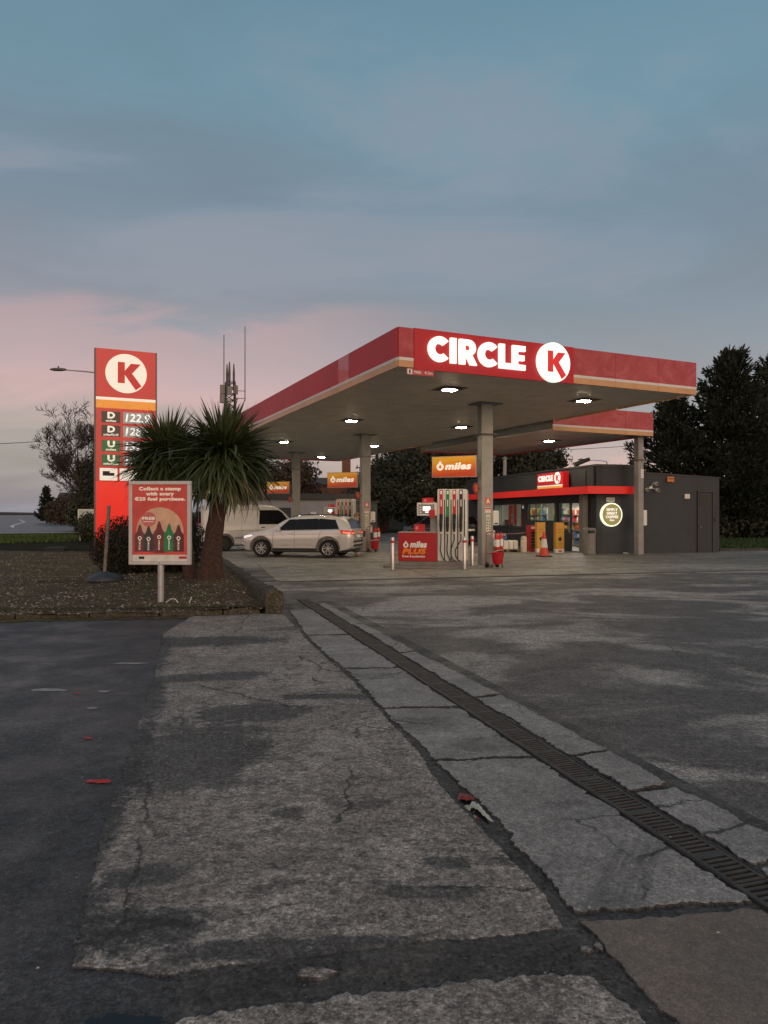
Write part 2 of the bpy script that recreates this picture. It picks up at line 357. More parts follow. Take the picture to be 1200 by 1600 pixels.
m_red = mat('fascia_red', (.54, .010, .020), .5, var=.12, scale=.8, coat=.05)
m_redwavy = mat('fascia_red_wavy', (.44, .02, .03), .12, var=.12, scale=1.2, bump=.9, bscale=1.5, coat=.9)
def painted_reflection_mat():  # paler red blotches paint wavy sky reflections into the base colour
    m = bpy.data.materials.new('fascia_red_painted_reflections'); m.use_nodes = True; N = m.node_tree.nodes; L = m.node_tree.links; b = N['Principled BSDF']
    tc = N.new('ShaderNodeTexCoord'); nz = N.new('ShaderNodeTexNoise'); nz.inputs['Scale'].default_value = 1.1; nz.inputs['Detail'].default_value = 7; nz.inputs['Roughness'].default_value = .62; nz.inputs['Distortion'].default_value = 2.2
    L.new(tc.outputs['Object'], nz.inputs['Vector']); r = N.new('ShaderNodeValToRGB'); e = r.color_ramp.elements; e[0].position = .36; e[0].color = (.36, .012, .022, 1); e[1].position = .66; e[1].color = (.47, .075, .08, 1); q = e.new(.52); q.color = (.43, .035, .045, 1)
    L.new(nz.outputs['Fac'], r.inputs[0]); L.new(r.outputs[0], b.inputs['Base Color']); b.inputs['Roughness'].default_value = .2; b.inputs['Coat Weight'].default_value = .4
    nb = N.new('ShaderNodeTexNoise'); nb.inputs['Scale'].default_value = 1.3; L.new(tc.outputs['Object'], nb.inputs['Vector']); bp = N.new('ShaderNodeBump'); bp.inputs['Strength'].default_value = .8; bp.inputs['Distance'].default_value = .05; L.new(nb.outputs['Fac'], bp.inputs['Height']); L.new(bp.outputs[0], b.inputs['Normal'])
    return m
m_redwavy = painted_reflection_mat()
m_redpatch = mat('fascia_red_new', (.50, .008, .012), .25, var=.05, coat=.5)
m_white = mat('fascia_white', (.72, .70, .66), .35, var=.06)
m_orange = mat('fascia_orange', (.62, .34, .15), .35, var=.14, scale=1.4, coat=.2)
m_soffit = mat('soffit_metal', (.55, .515, .445), .5, var=.16, scale=1.6)
m_seam = mat('dark_seam', (.03, .03, .03), .7)
m_letter = mat('lit_letter_white', (.9, .92, .85), .4, var=0, emit=.95, ecol=(.86, 1., .86))
m_letter_side = m_letter
m_kred = mat('letter_red', (.55, .02, .03), .4, var=.04, emit=.4, ecol=(.9, .03, .03))
m_lens = mat('lamp_lens', (.9, .9, .85), .3, var=0, emit=190, ecol=(1., .87, .63))
m_fix = mat('lamp_housing', (.05, .05, .05), .5)
m_steel = mat('column_paint', (.30, .30, .275), .45, var=.15, scale=3, bump=.05, bscale=30)
m_dsteel = mat('column_dark_steel', (.13, .13, .12), .5, var=.2)
m_wall = mat('shop_wall_charcoal', (.042, .045, .048), .75, var=.22, scale=1.5, bump=.25, bscale=90)
m_wall2 = mat('side_wall_charcoal', (.044, .050, .058), .72, var=.14, scale=1.2, bump=.3, bscale=80)
m_trim = mat('dark_trim', (.035, .036, .038), .5, var=.1)
m_band = mat('shop_red_band', (.60, .018, .015), .35, var=.06, emit=.26, ecol=(.8, .015, .01))
m_pred = mat('pylon_red', (.62, .014, .02), .3, var=.06, scale=.8, emit=.09, ecol=(.9, .01, .015))
m_predlow = mat('pylon_red_backlit', (.7, .012, .01), .3, var=.1, scale=.6, emit=.40, ecol=(.95, .02, .008))
m_plit = mat('pylon_white_lit', (.8, .8, .72), .4, var=.03, emit=.42, ecol=(.95, .93, .80))
m_pgrey = mat('pylon_price_panel', (.35, .36, .36), .4, var=.05, emit=.12, ecol=(.7, .75, .75))
m_pdark = mat('pylon_dark_plate', (.02, .022, .028), .35, var=.1)
m_pgreen = mat('pylon_green_plate', (.02, .17, .06), .4, var=.06, emit=.05, ecol=(.02, .4, .12))
m_pwhite = mat('print_white', (.78, .78, .74), .5, var=.03)
m_pblack = mat('print_black', (.012, .012, .012), .6, var=0)
m_alu = mat('brushed_aluminium', (.42, .41, .40), .42, metal=.55, var=.08)
m_gal = mat('galvanised_post', (.46, .47, .47), .4, metal=.3, var=.15)
m_rubber = mat('black_rubber', (.016, .017, .019), .7, var=.2)
m_glass_dark = mat('tinted_glass', (.008, .009, .011), .06, var=0, spec=.35)
m_suv = mat('car_paint_silver_beige', (.72, .71, .68), .22, metal=.3, var=.05, coat=.8)
m_van = mat('van_paint_white', (.55, .55, .53), .35, var=.05, coat=.5)
m_plastic = mat('black_plastic', (.022, .022, .023), .55, var=.1)
m_tyre = mat('tyre_rubber', (.012, .012, .012), .85, var=.2, bump=.3)
m_rim = mat('alloy_rim', (.55, .55, .55), .3, metal=.8, var=.05)
m_rimdark = mat('alloy_rim_dark', (.03, .03, .032), .4, metal=.4)
m_tail = mat('tail_light_red', (.45, .01, .01), .2, var=0, emit=.25, ecol=(1, .03, .02))
m_tail2 = mat('tail_light_lit', (.9, .2, .08), .2, var=0, emit=.9, ecol=(1, .28, .12))
m_tailoff = mat('tail_light_off', (.12, .01, .01), .2, var=0)
m_head = mat('headlight_lit', (.9, .9, .9), .2, var=0, emit=.6, ecol=(.95, .98, 1))
m_chrome = mat('chrome_trim', (.6, .6, .6), .2, metal=.9, var=0)
m_pump = mat('pump_white_panel', (.62, .62, .58), .4, var=.06, coat=.2)
m_pumpgrey = mat('pump_grey_panel', (.26, .25, .24), .5, var=.12)
m_plinth = mat('plinth_grey', (.20, .19, .18), .7, var=.15)
m_prd = mat('pump_red', (.38, .010, .013), .35, var=.05, coat=.3)
m_porange = mat('print_orange', (.75, .22, .02), .5, var=.04)
m_yel = mat('panel_yellow', (.62, .33, .035), .45, var=.06)
m_grn = mat('nozzle_green', (.02, .22, .07), .4, var=.05)
m_nred = mat('nozzle_red', (.5, .02, .02), .4, var=.05)
m_screen = mat('pump_screen', (.8, .85, .8), .3, var=0, emit=1.1, ecol=(.88, 1., .92))
m_stain = mat('stainless_steel', (.55, .54, .52), .28, metal=.9, var=.08)
m_redplas = mat('red_plastic', (.50, .018, .022), .4, var=.06)
m_wplas = mat('white_plastic', (.70, .69, .63), .45, var=.05)
m_blue = mat('blue_plastic', (.03, .12, .25), .4, var=.1)
m_wood = mat('pallet_wood', (.22, .15, .08), .8, var=.25, scale=12)
m_brick = mat('chimney_brick', (.20, .09, .06), .85, var=.25, scale=12)
m_tile = mat('roof_tile', (.07, .06, .055), .8, var=.2)
m_bark = mat('bark_brown', (.055, .042, .033), .9, var=.3, scale=10, bump=.6, bscale=25)
m_palmbark = mat('cordyline_bark', (.065, .038, .028), .9, var=.5, scale=18, bump=1., bscale=26)
m_twig = mat('bare_twig', (.045, .036, .033), .9, var=.2)
m_leaf = mat('cordyline_leaf', (.060, .085, .034), .45, var=.3, scale=3, island=.35)
m_leafdead = mat('cordyline_dry_leaf', (.24, .18, .085), .7, var=.3, scale=4, island=.3)
m_conif = mat('conifer_foliage', (.020, .029, .016), .8, var=.35, scale=1.2, island=.45)
m_shrub = mat('shrub_foliage', (.038, .042, .020), .75, var=.3, scale=2, island=.5)
m_hedge = mat('hedge_foliage', (.030, .038, .020), .8, var=.35, scale=1, island=.5)
m_brown = mat('brown_foliage', (.060, .042, .028), .85, var=.35, scale=1, island=.5)
m_grass = mat('grass_blades', (.070, .105, .022), .8, var=.35, scale=.4, island=.4)
m_grassd = mat('grass_blades_dark', (.040, .075, .018), .8, var=.3, scale=.4, island=.4)
m_stone = mat('bed_gravel', (.19, .165, .14), .85, var=.6, scale=1.5, island=.8)
m_iron = mat('cast_iron', (.075, .068, .062), .6, metal=.3, var=.3, scale=12, bump=.4, bscale=120)
m_litred = mat('litter_red', (.45, .02, .02), .45, var=.1)
m_mast = mat('mast_steel', (.075, .07, .065), .6, var=.15)
m_interior = mat('shop_interior_wall', (.45, .42, .36), .7, var=.1)
m_ceil = mat('shop_ceiling_lamp', (.9, .9, .9), .3, var=0, emit=45, ecol=(1, .95, .85))
m_skin = mat('skin', (.45, .26, .19), .5, var=.05)
m_hair = mat('brown_hair', (.20, .12, .06), .6, var=.25, scale=20)
m_coat = mat('dark_jacket', (.03, .03, .032), .8, var=.2)
m_jean = mat('grey_trousers', (.10, .10, .11), .85, var=.2)
def gradient_mat(name, stops, axis=2, emit=.6):
    m = bpy.data.materials.new(name); m.use_nodes = True; N = m.node_tree.nodes; L = m.node_tree.links; b = N['Principled BSDF']
    tc = N.new('ShaderNodeTexCoord'); sp = N.new('ShaderNodeSeparateXYZ'); L.new(tc.outputs['Generated'], sp.inputs[0])
    ad = N.new('ShaderNodeMath'); ad.operation = 'MULTIPLY_ADD'; ad.inputs[1].default_value = -.25; L.new(sp.outputs[0], ad.inputs[0]); L.new(sp.outputs[axis], ad.inputs[2])
    r = N.new('ShaderNodeValToRGB'); e = r.color_ramp.elements
    while len(e) < len(stops): e.new(.5)
    for el, (p, c) in zip(e, stops): el.position = p; el.color = (*c, 1)
    L.new(ad.outputs[0], r.inputs[0]); L.new(r.outputs[0], b.inputs['Base Color']); L.new(r.outputs[0], b.inputs['Emission Color'])
    b.inputs['Emission Strength'].default_value = emit; b.inputs['Roughness'].default_value = .3
    return m
m_miles = gradient_mat('miles_sign_print', [(0, (.40, .045, .012)), (.35, (.55, .13, .012)), (.75, (.62, .30, .02))], 2, .40)
def glass_mat():
    m = bpy.data.materials.new('window_glass'); m.use_nodes = True; N = m.node_tree.nodes; L = m.node_tree.links; N.clear()
    o = N.new('ShaderNodeOutputMaterial'); t = N.new('ShaderNodeBsdfTransparent'); g = N.new('ShaderNodeBsdfGlossy'); g.inputs['Roughness'].default_value = .02
    t.inputs[0].default_value = (.78, .82, .80, 1)
    lw = N.new('ShaderNodeLayerWeight'); lw.inputs[0].default_value = .5; pw_ = N.new('ShaderNodeMath'); pw_.operation = 'POWER'; pw_.inputs[1].default_value = 5; L.new(lw.outputs['Facing'], pw_.inputs[0])
    f = N.new('ShaderNodeMath'); f.operation = 'MULTIPLY_ADD'; f.inputs[1].default_value = .9; f.inputs[2].default_value = .05; L.new(pw_.outputs[0], f.inputs[0]); mx = N.new('ShaderNodeMixShader'); L.new(f.outputs[0], mx.inputs[0]); L.new(t.outputs[0], mx.inputs[1]); L.new(g.outputs[0], mx.inputs[2]); L.new(mx.outputs[0], o.inputs[0])
    return m
m_glass = glass_mat()
def water_mat():
    m = bpy.data.materials.new('puddle_water'); m.use_nodes = True; b = m.node_tree.nodes['Principled BSDF']
    b.inputs['Base Color'].default_value = (.016, .018, .02, 1); b.inputs['Roughness'].default_value = .04; b.inputs['IOR'].default_value = 1.33
    return m
m_water = water_mat()

# ------------------------------------------------------------------ the setting: ground
def sheet(name, pts, z, m, parent=None):
    me = bpy.data.meshes.new(name); me.from_pydata([(p[0], p[1], z) for p in pts], [], [tuple(range(len(pts)))])
    o = link(name, me, m, parent)
    if parent is None: o['kind'] = 'structure'
    return o
sheet('terrain', [(-900, -60), (900, -60), (900, 1800), (-900, 1800)], -.012, m_terrain)
sheet('forecourt_tarmac', [(-5.0, 22.0), (-1.95, 12.2), (-1.5, 11.35), (1.5, 1.9), (2.4, -4), (40, -4), (40, 26.6), (17.0, 26.2), (16.4, 31), (14, 60), (-24, 60), (-15.5, 44), (-10.5, 30.5), (-5.4, 23.2)], -.004, m_tarmac)
sheet('dark_tarmac', [(-30, -4), (3.2, -4), (1.75, 2.0), (-1.2, 11.6), (-30, 11.6)], 0.0, m_lefttar)
road_pts_r = [(-200, 54), (-60, 55), (-33, 57), (-24.5, 60), (-22.5, 68), (-25, 85), (-31, 110), (-50, 170), (-110, 380), (-260, 900)]
road_pts_l = [(-520, 900), (-330, 500), (-260, 300), (-240, 150), (-240, 54)]
sheet('road', road_pts_r+road_pts_l, .004, m_road)
rl = MB(); lm = [(-44, 84), (-50, 95), (-58, 112), (-72, 142), (-103, 200)]
for (x0, y0), (x1, y1) in zip(lm, lm[1:]): rl.add([(x0, y0, .009), (x0+.35, y0, .009), (x1+.45, y1, .009), (x1, y1, .009)], [(0, 1, 2, 3)])
o = rl.build('lane_marking', m_pwhite); tag(o, kind='structure')
o = MB().prism([(-33, 58.2), (-25.6, 61), (-24.6, 68), (-27.4, 85), (-27.2, 85), (-24.35, 68), (-25.3, 60.8), (-33, 57.9)], .009, .011).build('edge_marking', m_pwhite); tag(o, kind='structure')
hill = MB()
prev = None; hv = []
for i in range(61):
    x = -900+i*30; hv += [(x, 1500, -2), (x, 1500, 4+5*mnoise.noise((x*.004, 0, 0))+2*mnoise.noise((x*.02, 3, 0)))]
hill.add(hv, [(2*i, 2*i+2, 2*i+3, 2*i+1) for i in range(60)])
hv2 = [(x, 1560, z) for x, y, z in hv]
hill.add(hv2, [(2*i, 2*i+1, 2*i+3, 2*i+2) for i in range(60)]); hill.add(hv+hv2, [(2*i+1, 2*i+3, 122+2*i+3, 122+2*i+1) for i in range(60)])
o = hill.build('hills', mat('far_hills', (.06, .07, .075), .95)); tag(o, kind='structure')

def rag(pts, amp, step, seed, low=.55):
    """subdivide a polygon and roughen its outline"""
    out = []; n = len(pts)
    for i in range(n):
        a = Vector(pts[i]); b = Vector(pts[(i+1) % n]); k = max(1, int((b-a).length/step)); nn = Vector((-(b-a).y, (b-a).x)).normalized()
        for j in range(k):
            p = a.lerp(b, j/k)
            d = mnoise.noise((p.x*3.1+seed, p.y*3.1, seed))*low+mnoise.noise((p.x*11+seed, p.y*11, seed*2))*.45+mnoise.noise((p.x*33+seed, p.y*33, seed*3))*.40+mnoise.noise((p.x*80+seed, p.y*80, seed*3))*.22
            out.append((p.x+nn.x*d*amp, p.y+nn.y*d*amp))
    return out
def slab(name, pts, z0, z1, m, parent, amp=.03, step=.03, seed=0, low=.55):
    q = rag(pts, amp, step, seed, low); n = len(q)
    # small crumbled shoulder
    cx = sum(p[0] for p in q)/n; cy = sum(p[1] for p in q)/n
    def ins(p, d):
        v = Vector((cx-p[0], cy-p[1])); v.normalize(); return (p[0]+v.x*d, p[1]+v.y*d)
    rings = [[(p[0], p[1], z0) for p in q], [(p[0], p[1], z0+(z1-z0)*.45) for p in q], [(*ins(p, .006), z1-.002) for p in q], [(*ins(p, .016), z1) for p in q]]
    vs = [v for r in rings for v in r]; fs = []
    for k in range(3): fs += [(k*n+i, k*n+(i+1) % n, (k+1)*n+(i+1) % n, (k+1)*n+i) for i in range(n)]
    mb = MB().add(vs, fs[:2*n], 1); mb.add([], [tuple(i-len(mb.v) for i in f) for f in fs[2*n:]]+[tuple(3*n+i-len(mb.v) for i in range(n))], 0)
    return mb.build(name, [m, m_dirt], parent, fix=True)  # side faces in joint dirt colour, darkened to hold down sunlit rims

apron = sheet('concrete_apron', [(-2.85, 11.3), (-2.84, 9.5), (-2.12, 6.9), (-1.68, 5.12), (-1.35, 3.72), (-1.12, 2.97), (-.7, 2.45), (-.6, 1.4), (2.6, 1.2), (2.35, 2.5), (-1.0, 13.2), (-1.75, 12.6)], .003, m_dirt)
# crack line (right edge of the broken seam) and the slabs on both sides
main = [(-2.98, 11.05), (-2.95, 9.5), (-2.23, 6.9), (-1.80, 5.12), (-1.46, 3.72), (-1.24, 2.97), (-1.10, 2.50), (-.75, 2.46), (-.45, 2.53), (-.1, 2.60), (.24, 2.66), (.52, 2.70), (.69, 2.74), (.67, 2.95), (.65, 3.1), (.575, 3.3), (.515, 3.55), (.40, 3.9), (.315, 4.25), (.235, 4.75), (.045, 5.45), (-.315, 6.85), (-.86, 8.6), (-1.60, 11.3), (-2.0, 11.35)]
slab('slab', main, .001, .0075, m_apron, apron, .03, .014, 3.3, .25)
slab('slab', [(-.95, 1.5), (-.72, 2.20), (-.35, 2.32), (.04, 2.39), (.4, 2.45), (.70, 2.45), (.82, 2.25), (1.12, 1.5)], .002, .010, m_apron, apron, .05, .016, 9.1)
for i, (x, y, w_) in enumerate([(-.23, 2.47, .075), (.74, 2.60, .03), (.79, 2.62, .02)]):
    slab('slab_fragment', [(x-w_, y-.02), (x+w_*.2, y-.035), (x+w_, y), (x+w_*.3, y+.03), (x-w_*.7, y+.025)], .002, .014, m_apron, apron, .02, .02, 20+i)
def cr(Y):  # broken seam, right side
    xs = [(2.0, .99), (2.32, .90), (2.66, .80), (3.03, .72), (3.5, .635), (4.36, .40), (5.6, .05), (6.9, -.29), (9.0, -.93), (11.9, -1.60)]
    for (a, b), (c, d) in zip(xs, xs[1:]):
        if a <= Y <= c: return b+(d-b)*(Y-a)/(c-a)
    return xs[-1][1]
def dr(Y, b=0.): return 1.45-(Y-3.5)*.3049+b*1.045
lj = [1.5, 2.83, 4.59, 5.80, 7.3, 9.3, 11.75]
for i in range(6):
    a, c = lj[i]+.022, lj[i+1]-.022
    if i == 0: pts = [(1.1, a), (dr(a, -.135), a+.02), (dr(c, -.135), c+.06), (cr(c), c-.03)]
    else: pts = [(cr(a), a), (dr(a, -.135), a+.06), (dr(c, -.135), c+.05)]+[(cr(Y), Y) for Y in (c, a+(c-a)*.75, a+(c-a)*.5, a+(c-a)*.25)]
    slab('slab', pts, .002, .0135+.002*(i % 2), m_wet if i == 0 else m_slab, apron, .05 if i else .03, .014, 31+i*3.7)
rj = [(2.2, .44), (3.2, .43), (4.06, .385), (4.67, .385), (6.15, .36), (8.1, .29), (10.2, .27), (12.6, .26)]
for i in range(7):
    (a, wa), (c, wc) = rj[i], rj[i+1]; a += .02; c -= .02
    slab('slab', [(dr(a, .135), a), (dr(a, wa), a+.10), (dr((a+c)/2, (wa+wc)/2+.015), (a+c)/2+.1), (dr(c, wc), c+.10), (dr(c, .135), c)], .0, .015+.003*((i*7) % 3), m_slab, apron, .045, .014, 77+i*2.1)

# drain channel
drain = thing('drain_channel', 'cast iron slotted drain channel running between the concrete slabs', 'drain', (1.45, 3.5, 0), R(16.95))
gm = MB(); gl = .5
for i in range(14):
    y0 = -gl/2+.012+i*(gl-.024)/13; gm.box(-.082, .082, y0-.008, y0+.008, .004, .016)
gm.box(-.088, -.070, -gl/2+.003, gl/2-.003, .003, .017); gm.box(.070, .088, -gl/2+.003, gl/2-.003, .003, .017)
gm.box(-.07, .07, -.012, .012, .003, .0155)
gme = gm.mesh('grate'); gme.materials.append(m_iron)
for i in range(25):
    o = link('grate', gme, m_iron, drain); o.location = (random.uniform(-.002, .002), -2.2+i*gl, random.uniform(-.002, .002)); o.rotation_euler = (0, 0, random.uniform(-.004, .004))
for sx in (-1, 1):
    MB().box(sx*.091-.003+(.006 if sx > 0 else -.006), sx*.091+.003+(.006 if sx > 0 else -.006), -2.6, 10.2, .001, .019).build('channel_rail', m_iron, drain)
MB().box(-.1, .1, -2.6, 10.2, .0031, .0042).build('channel_bed', mat('drain_silt', (.022, .020, .018), .9), drain)

# forecourt concrete bays under the canopy
fore = sheet('forecourt_concrete', [frame_pt((-2.5, 16.75), PA, x, y)[:2] for x, y in [(-4.0, 6.5), (-1.8, .0), (24, .0), (24, 8.0), (17, 7.5), (13.8, 10.2), (11, 24), (-4.0, 24)]], .002, m_dirt)
# bays
for ix in range(-1, 6):
    for iy in range(5):
        x0, x1 = ix*4.0, ix*4.0+4.0; y0, y1 = iy*4.6, iy*4.6+4.6
        if iy == 0 and ix < 0: continue
        if x0 < -8 and iy < 2: continue
        if x1 > 12 and iy >= 2: continue
        g = .012
        pts = [(x0+g, y0+g), (x1-g, y0+g), (x1-g, y1-g), (x0+g, y1-g)]
        w = [frame_pt((-2.5, 16.75), PA, x, y)[:2] for x, y in rag(pts, .008, .3, ix*7+iy)]
        sheet('concrete_bay', w, .0065+.001*((ix+iy) % 2), m_fore, fore)
# crumbling edge kerb between tarmac and bays
e = MB().box(0, 23, -.11, -.03, .0, .014).build('edge_strip', mat('edge_strip_concrete', (.10, .092, .08), .8, bump=.5), fore)
e.location = (-2.5, 16.75, 0); e.rotation_euler = (0, 0, PA)

# planted bed with kerbs
bed_pts = [(-34, 9.3), (-5.7, 10.66), (-1.95, 11.25), (-1.72, 11.9), (-3.4, 17.0), (-5.1, 22.0), (-7.5, 24.5), (-14, 26.5), (-40, 24.5)]
def bed_z(x, y): return .085+.04*mnoise.noise((x*.35, y*.35, 0))+.03*mnoise.noise((x*1.4, y*1.4, 4))+.16*max(0, min(1, (y-11.2)/4))
def poly_in(x, y, P):
    c = False; n = len(P)
    for i in range(n):
        (x1, y1), (x2, y2) = P[i], P[(i+1) % n]
        if (y1 > y) != (y2 > y) and x < (x2-x1)*(y-y1)/(y2-y1)+x1: c = not c
    return c
bm = bmesh.new(); fv = [bm.verts.new((x, y, 0)) for x, y in rag(bed_pts, .05, .35, 5)]
bm.faces.new(fv); bmesh.ops.triangulate(bm, faces=bm.faces)
gm_ = bpy.data.meshes.new('planted_bed'); 
# grid terrain clipped to the outline
bm.free(); bm = bmesh.new(); ids = {}
xs = np.concatenate([np.arange(-40, -12, 1.0), np.arange(-12, -1.2, .18)]); ys = np.arange(9.2, 27, .18)
inside = {}
for i, x in enumerate(xs):
    for j, y in enumerate(ys):
        if poly_in(x, y, bed_pts): ids[i, j] = bm.verts.new((x, y, bed_z(x, y)))
for (i, j) in list(ids):
    if all(k in ids for k in ((i+1, j), (i+1, j+1), (i, j+1))): bm.faces.new([ids[i, j], ids[i+1, j], ids[i+1, j+1], ids[i, j+1]])
bm.normal_update(); bm.to_mesh(gm_); bm.free()
for p in gm_.polygons: p.use_smooth = True
o = link('planted_bed', gm_, m_bed); tag(o, kind='structure')
rnd = random.Random(3)
ico = [(0, 0, 1), (.9, 0, .2), (.28, .85, .2), (-.72, .53, .2), (-.72, -.53, .2), (.28, -.85, .2), (0, 0, -.6)]
icf = [(0, 1, 2), (0, 2, 3), (0, 3, 4), (0, 4, 5), (0, 5, 1), (6, 2, 1), (6, 3, 2), (6, 4, 3), (6, 5, 4), (6, 1, 5)]
st = MB(); cnt = 0
while cnt < 6500:
    y = 10.6+14*rnd.random()**1.8; x = rnd.uniform(-9 if y < 16 else -13, -1.6)
    if not poly_in(x, y, bed_pts): continue
    if mnoise.noise((x*.9, y*.9, 9)) < -.25 and rnd.random() < .8: continue
    r = rnd.choice((.010, .013, .016, .02, .026)); z = bed_z(x, y); a = rnd.random()*6.28; ca, sa = math.cos(a), math.sin(a); e_ = rnd.uniform(.6, 1.3)
    st.add([(x+r*(px*e_*ca-py*sa), y+r*(px*e_*sa+py*ca), z+r*.8*pz) for px, py, pz in ico], icf); cnt += 1
o = st.build('gravel', m_stone, fix=False); tag(o, 'pale pebbles scattered over the brown planted bed', 'gravel', kind='stuff')
# grit along the broken joints
st = MB()
for k in range(1500):
    t = rnd.random()
    if t < .5: Y = rnd.uniform(2.0, 9); x = cr(Y)-rnd.random()**1.5*.22*(1.1-min(Y, 9)/10)-.01
    elif t < .75: Y = 2.48+rnd.gauss(0, .08); x = rnd.uniform(-.9, .8)
    else: Y = rnd.uniform(2.2, 10); x = dr(Y, rnd.choice((-1, 1))*rnd.uniform(.10, .14))
    r = rnd.uniform(.002, .008); a = rnd.random()*6.28; ca, sa = math.cos(a), math.sin(a)
    st.add([(x+r*(px*ca-py*sa), Y+r*(px*sa+py*ca), .005+r*.6*pz) for px, py, pz in ico], icf)
o = st.build('grit', mat('grit', (.07, .064, .056), .9, var=.4, island=.7), fix=False); tag(o, 'loose dark grit lying along the broken concrete seams', 'grit', kind='stuff')
# loose chips on the tarmac
st = MB()
for k in range(900):
    x = rnd.uniform(-7, 9); Y = 2.1+9*rnd.random()**1.5; r = rnd.choice((.002, .003, .004, .007)); a = rnd.random()*6.28; ca, sa = math.cos(a), math.sin(a)
    st.add([(x+r*(px*ca-py*sa), Y+r*(px*sa+py*ca), .003+(.02 if (-1.4 < x < dr(Y, .4) and Y < 11) else 0)+r*.6*pz) for px, py, pz in ico], icf)
o = st.build('stone_chips', mat('stone_chip', (.26, .25, .23), .9, var=.4, island=.8), fix=False); tag(o, 'pale stone chips strewn over the tarmac and slabs', 'stone chips', kind='stuff')

# kerbs
kerb = tag(thing('bed_kerb', 'low mossy concrete kerb edging the front of the planted bed', 'kerb'), None)
fk = [(-34, 9.30), (-12.5, 10.42), (-9.9, 10.56), (-7.3, 10.70), (-5.6, 10.80), (-4.55, 10.97), (-3.5, 11.08), (-2.55, 11.25), (-1.98, 11.38)]
for i in range(len(fk)-1):
    a = Vector(fk[i]); b = Vector(fk[i+1]); d = (b-a).normalized(); n = Vector((-d.y, d.x)); a = a+d*.012; b = b-d*.012
    h = .085+.02*mnoise.noise((i*3.3, 0, 0))
    bmx = MB(); k = max(3, int((b-a).length/.12)); k = min(k, 30); vs = []
    for j in range(k+1):
        p = a.lerp(b, j/k)
        for (off, z) in ((0, -.01), (0, h-.025), (.03, h), (.10, h), (.125, h-.03), (.125, -.01)):
            q = p+n*(off+(.03*mnoise.noise((p.x*4, p.y*4, off*9)))); vs.append((q.x, q.y, z+(.03*mnoise.noise((p.x*6, off*20, z*9)) if z > 0 else 0)))
    fs = [(j*6+m, j*6+m+1, (j+1)*6+m+1, (j+1)*6+m) for j in range(k) for m in range(5)]+[tuple(range(6)), tuple(k*6+m for m in range(6))[::-1]]
    bmx.add(vs, fs).build('kerb_stone', m_moss, kerb, smooth=50)
wallk = thing('bed_wall', 'raised mossy concrete kerb wall along the forecourt side of the bed', 'kerb')
wp = [(-1.62, 11.45), (-1.98, 12.6), (-2.38, 13.9), (-2.80, 15.2), (-3.25, 16.6), (-3.75, 18.1), (-4.35, 20.0), (-5.2, 22.4)]
for i in range(len(wp)-1):
    a = Vector(wp[i]); b = Vector(wp[i+1]); d = (b-a).normalized(); n = Vector((-d.y, d.x)); a = a+d*.015; b = b-d*.012
    k = max(4, int((b-a).length/.10)); vs = []; h0 = .36 if i == 0 else .30
    for j in range(k+1):
        p = a.lerp(b, j/k)
        for (off, z) in ((0, -.01), (.0, h0*.55), (.015, h0-.04), (.05, h0), (.24, h0-.005), (.285, h0-.05), (.30, h0*.5), (.30, 0)):
            q = p+n*(off+.035*mnoise.noise((p.x*3, p.y*3, off*9+z*4))+.012*mnoise.noise((p.x*12, p.y*12, off*30))); vs.append((q.x, q.y, z+(.035*mnoise.noise((p.x*5, p.y*5, off*12)) if z > .05 else 0)))
    fs = [(j*8+m, j*8+m+1, (j+1)*8+m+1, (j+1)*8+m) for j in range(k) for m in range(7)]+[tuple(range(8)), tuple(k*8+m for m in range(8))[::-1]]
    MB().add(vs, fs).build('kerb_block', m_moss, wallk, smooth=50)
sheet('soil_spill', rag([(-12, 10.05), (-8, 10.25), (-5.6, 10.45), (-3.4, 10.82), (-2.0, 11.15), (-2.0, 11.36), (-5.6, 10.79), (-12, 10.42)], .22, .06, 4), .006, m_bed)
# moss tufts along the kerb foot
st = MB()
for k in range(2600):
    t = rnd.random(); x = -9+7.2*t; y0 = 10.60+ (x+9)/7.2*.78; y = y0+rnd.gauss(-.02, .10); on = y > y0
    r = rnd.uniform(.008, .03)*(1 if on else .7); z = .12 if on else .0
    st.add([(x+r*px, y+r*py, z+r*.5*pz) for px, py, pz in ico], icf)
o = st.build('moss', mat('moss_green', (.040, .045, .014), .95, var=.4, island=.5), fix=False); tag(o, 'dark green moss cushions along the kerb foot', 'moss', kind='stuff')

def blades(name, label, pts_fn, n, h, m, seed):
    r_ = random.Random(seed); g = MB(); k = 0
    while k < n:
        x, y = pts_fn(r_)
        a = r_.random()*3.14; w = h*.28; hh = h*r_.uniform(.5, 1.3); lx, ly = r_.gauss(0, h*.4), r_.gauss(0, h*.4)
        g.add([(x-w*math.cos(a), y-w*math.sin(a), 0), (x+w*math.cos(a), y+w*math.sin(a), 0), (x+lx, y+ly, hh)], [(0, 1, 2)]); k += 1
    return tag(g.build(name, m, fix=False), label, 'grass', kind='stuff')
gp = [(-60, 33), (-24.5, 34.5), (-20.0, 38), (-17.2, 43), (-18.5, 48), (-24.5, 55.5), (-60, 54)]
sheet('verge_soil', gp, .002, mat('verge_soil', (.040, .05, .018), .95, spec=0., var=.4, scale=.6))
def gfn(r_):
    while True:
        x, y = r_.uniform(-45, -14), r_.uniform(30, 56)
        if poly_in(x, y, gp): return x, y
blades('grass', 'bright green grass strip beside the far road', gfn, 14000, .13, m_grass, 1)
gp2 = [(15.0, 31.2), (60, 33), (60, 62), (14, 62)]
sheet('lawn_soil', gp2, .002, mat('lawn_soil', (.03, .05, .016), .95, spec=0., var=.4, scale=.6))
def gfn2(r_): return r_.uniform(15.2, 30), 31.6+14*r_.random()**1.4
